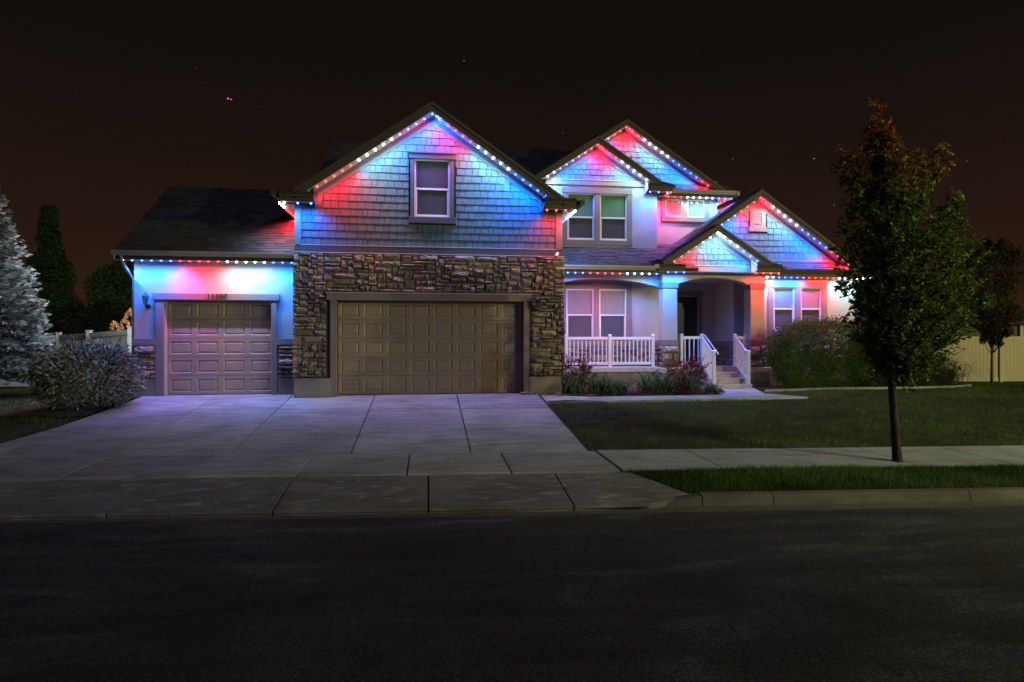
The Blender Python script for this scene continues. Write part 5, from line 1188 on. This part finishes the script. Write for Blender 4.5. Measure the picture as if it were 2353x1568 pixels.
def left_lawn(x, v):
    y = v-K*x; ed_ = np.interp(v, [9.8, 11.4, 13.5, 15, 16.7, 17.2], [-9.6, -8.05, -7.5, -7.3, -7.2, -7.2]); return (x < ed_) & (v > 11.4) & (y < 24) & ~((x > -9.2) & (y > 15.1) & (y < 17.3))
grass('lawn_grass', 60000, left_lawn, -20, -7.2, 11.4, 24, .052, .010, [(.05, .085, .02), (.06, .10, .022), (.055, .06, .025)], 92)

# ================================================================== distance
sh = empty('garden_shed', (25.0, 25.5, -.2), 'dark shed beyond the right-hand fence, only its wall and roof edge showing', 'shed')
mb = MB(); mb.box(21.8, 27.5, 24.3, 27.5, -.2, 2.3); obj('wall', mb, mat('shed_wall', (.12, .12, .15), .8), sh)
mb = MB(); mb.prismx([(24.0, 2.25), (25.9, 3.0), (27.8, 2.25), (27.8, 2.1), (24.0, 2.1)][::-1], 21.5, 27.8); obj('roof', mb, M['roofbase'], sh)
mb = MB(); mb.box(25.4, 25.55, 24.2, 24.29, -.2, 2.1); obj('corner_post', mb, M['fence'], sh)
# aircraft with a magenta light
AX, AY, AZ = -308, 1050, 382
ac = empty('aircraft', (AX, AY, AZ), 'tiny aircraft with a magenta light high in the sky left of the main gable', 'aircraft')
mb = MB(); mb.tube([(AX-5, AY, AZ+.4), (AX-4, AY, AZ+.3), (AX+4, AY, AZ-.2), (AX+5.5, AY, AZ-.3)], [.1, .5, .5, .1], 10); obj('fuselage', mb, M['vinyl'], ac)
mb = MB(); mb.hexa([(AX-1, AY-6, AZ), (AX+.6, AY-6, AZ), (AX+1.6, AY+6, AZ), (AX, AY+6, AZ), (AX-1, AY-6, AZ+.15), (AX+.6, AY-6, AZ+.15), (AX+1.6, AY+6, AZ+.15), (AX, AY+6, AZ+.15)]); obj('wing', mb, M['vinyl'], ac)
em = emit('beacon', (1.0, .05, .35), 2.5)
for q in ((AX-2.5, AY-1, AZ+.9), (AX-.2, AY-6, AZ+.3), (AX+2.4, AY-1, AZ+.2)):
    mb = MB(); mb.lathe([(0, -.6), (1.0, 0), (0, .6)], q, 8); obj('beacon', mb, em, ac)
# faint reddish cloud low on the right
cm = bpy.data.materials.new('cloud'); cm.use_nodes = True; t_ = cm.node_tree; t_.nodes.clear(); ou = N(t_, 'ShaderNodeOutputMaterial'); pv = N(t_, 'ShaderNodeVolumePrincipled'); pv.inputs['Color'].default_value = (.8, .6, .55, 1)
pv.inputs['Density'].default_value = .004; pv.inputs['Emission Color'].default_value = (1, .30, .22, 1); pv.inputs['Emission Strength'].default_value = .00035; t_.links.new(pv.outputs[0], ou.inputs['Volume'])
def pt(px_, py_, d):
    u, v_ = (px_-1176.5)/1457, (784-py_)/1457; s7, c7 = math.sin(math.radians(7.66)), math.cos(math.radians(7.66)); return Vector((d*(s7+u*c7), d*(c7-u*s7), 1.4+d*v_))
cl = bpy.data.meshes.new('cloud'); import bmesh; bmx = bmesh.new()
for dx, dz, sx in ((-45, 0, 34), (0, 6, 40), (45, 2, 38), (85, -2, 22)):
    bmesh.ops.create_icosphere(bmx, subdivisions=3, radius=1, matrix=Matrix.Translation((1395+dx*.75, 1210-dx*.6, 250+dz)) @ Matrix.Diagonal((sx, sx, 10+sx*.12, 1)))
bmx.to_mesh(cl); bmx.free(); cl.materials.append(cm); co = bpy.data.objects.new('cloud', cl); COL.objects.link(co); tag(co, kind='structure')
# assumed street lamp down the road, out of view (its light reaches the house from the right, low)
LX, LY = 39.0, -3.6
sl_ = empty('assumed_street_lamp', (LX, LY, -.6), 'assumed street lamp down the road beyond the right edge, casting yellow light on the house', 'street lamp')
mb = MB(); mb.tube([(LX, LY-4, -.7), (LX, LY-4, 3), (LX, LY-4, 7.0), (LX, LY-3.6, 7.35), (LX, LY-2.0, 7.5)], [.10, .08, .06, .05, .04], 10); obj('pole', mb, M['black'], sl_, smooth=True)
mb = MB(); mb.box(LX-.2, LX+.2, LY-2.0, LY-1.3, 7.42, 7.54); obj('lamp_head', mb, M['black'], sl_); mb = MB(); mb.box(LX-.14, LX+.14, LY-1.9, LY-1.4, 7.38, 7.415); obj('lens', mb, emit('assumed_lamp_lens', (1, .85, .35), 12), sl_)
ld = bpy.data.lights.new('assumed_street_light', 'SPOT'); ld.energy = ASSUMED_LAMP_W; ld.color = (1.0, .80, .10); ld.spot_size = math.radians(176); ld.spot_blend = .2; ld.shadow_soft_size = .14
lo = bpy.data.objects.new('assumed_street_light', ld); COL.objects.link(lo); lo.location = (LX, LY-1.65, 7.34); lo.rotation_euler = Vector((-.55, .3, -.6)).to_track_quat('-Z', 'Y').to_euler(); adopt(lo, sl_)

# second, nearer street lamp, added unseen to light the tree and lawn, with a neutral head, on the far side of the road
NX, NY = 19.5, -5.4
s2_ = empty('assumed_street_lamp', (NX, NY, -.6), 'added nearer street lamp, unseen across the road on the right, with a neutral white head', 'street lamp')
mb = MB(); mb.tube([(NX, NY, -.7), (NX, NY, 3), (NX, NY, 6.6), (NX, NY+.4, 7.0), (NX, NY+3.2, 7.2)], [.10, .08, .06, .05, .04], 10); obj('pole', mb, M['black'], s2_, smooth=True)
mb = MB(); mb.box(NX-.2, NX+.2, NY+3.2, NY+4.0, 7.14, 7.26); obj('lamp_head', mb, M['black'], s2_); mb = MB(); mb.box(NX-.14, NX+.14, NY+3.3, NY+3.85, 7.10, 7.135); obj('lens', mb, emit('added_neutral_lens', (.95, 1, .8), 12), s2_)
ld = bpy.data.lights.new('added_near_light', 'SPOT'); ld.energy = 5600; ld.color = (1.0, .96, .50); ld.spot_size = math.radians(66); ld.spot_blend = 1.0; ld.shadow_soft_size = .14
lo = bpy.data.objects.new('added_near_light', ld); COL.objects.link(lo); lo.location = (NX, NY+3.6, 7.05); lo.rotation_euler = Vector((-9.6, 13.6, -5.4)).to_track_quat('-Z', 'Y').to_euler(); adopt(lo, s2_)
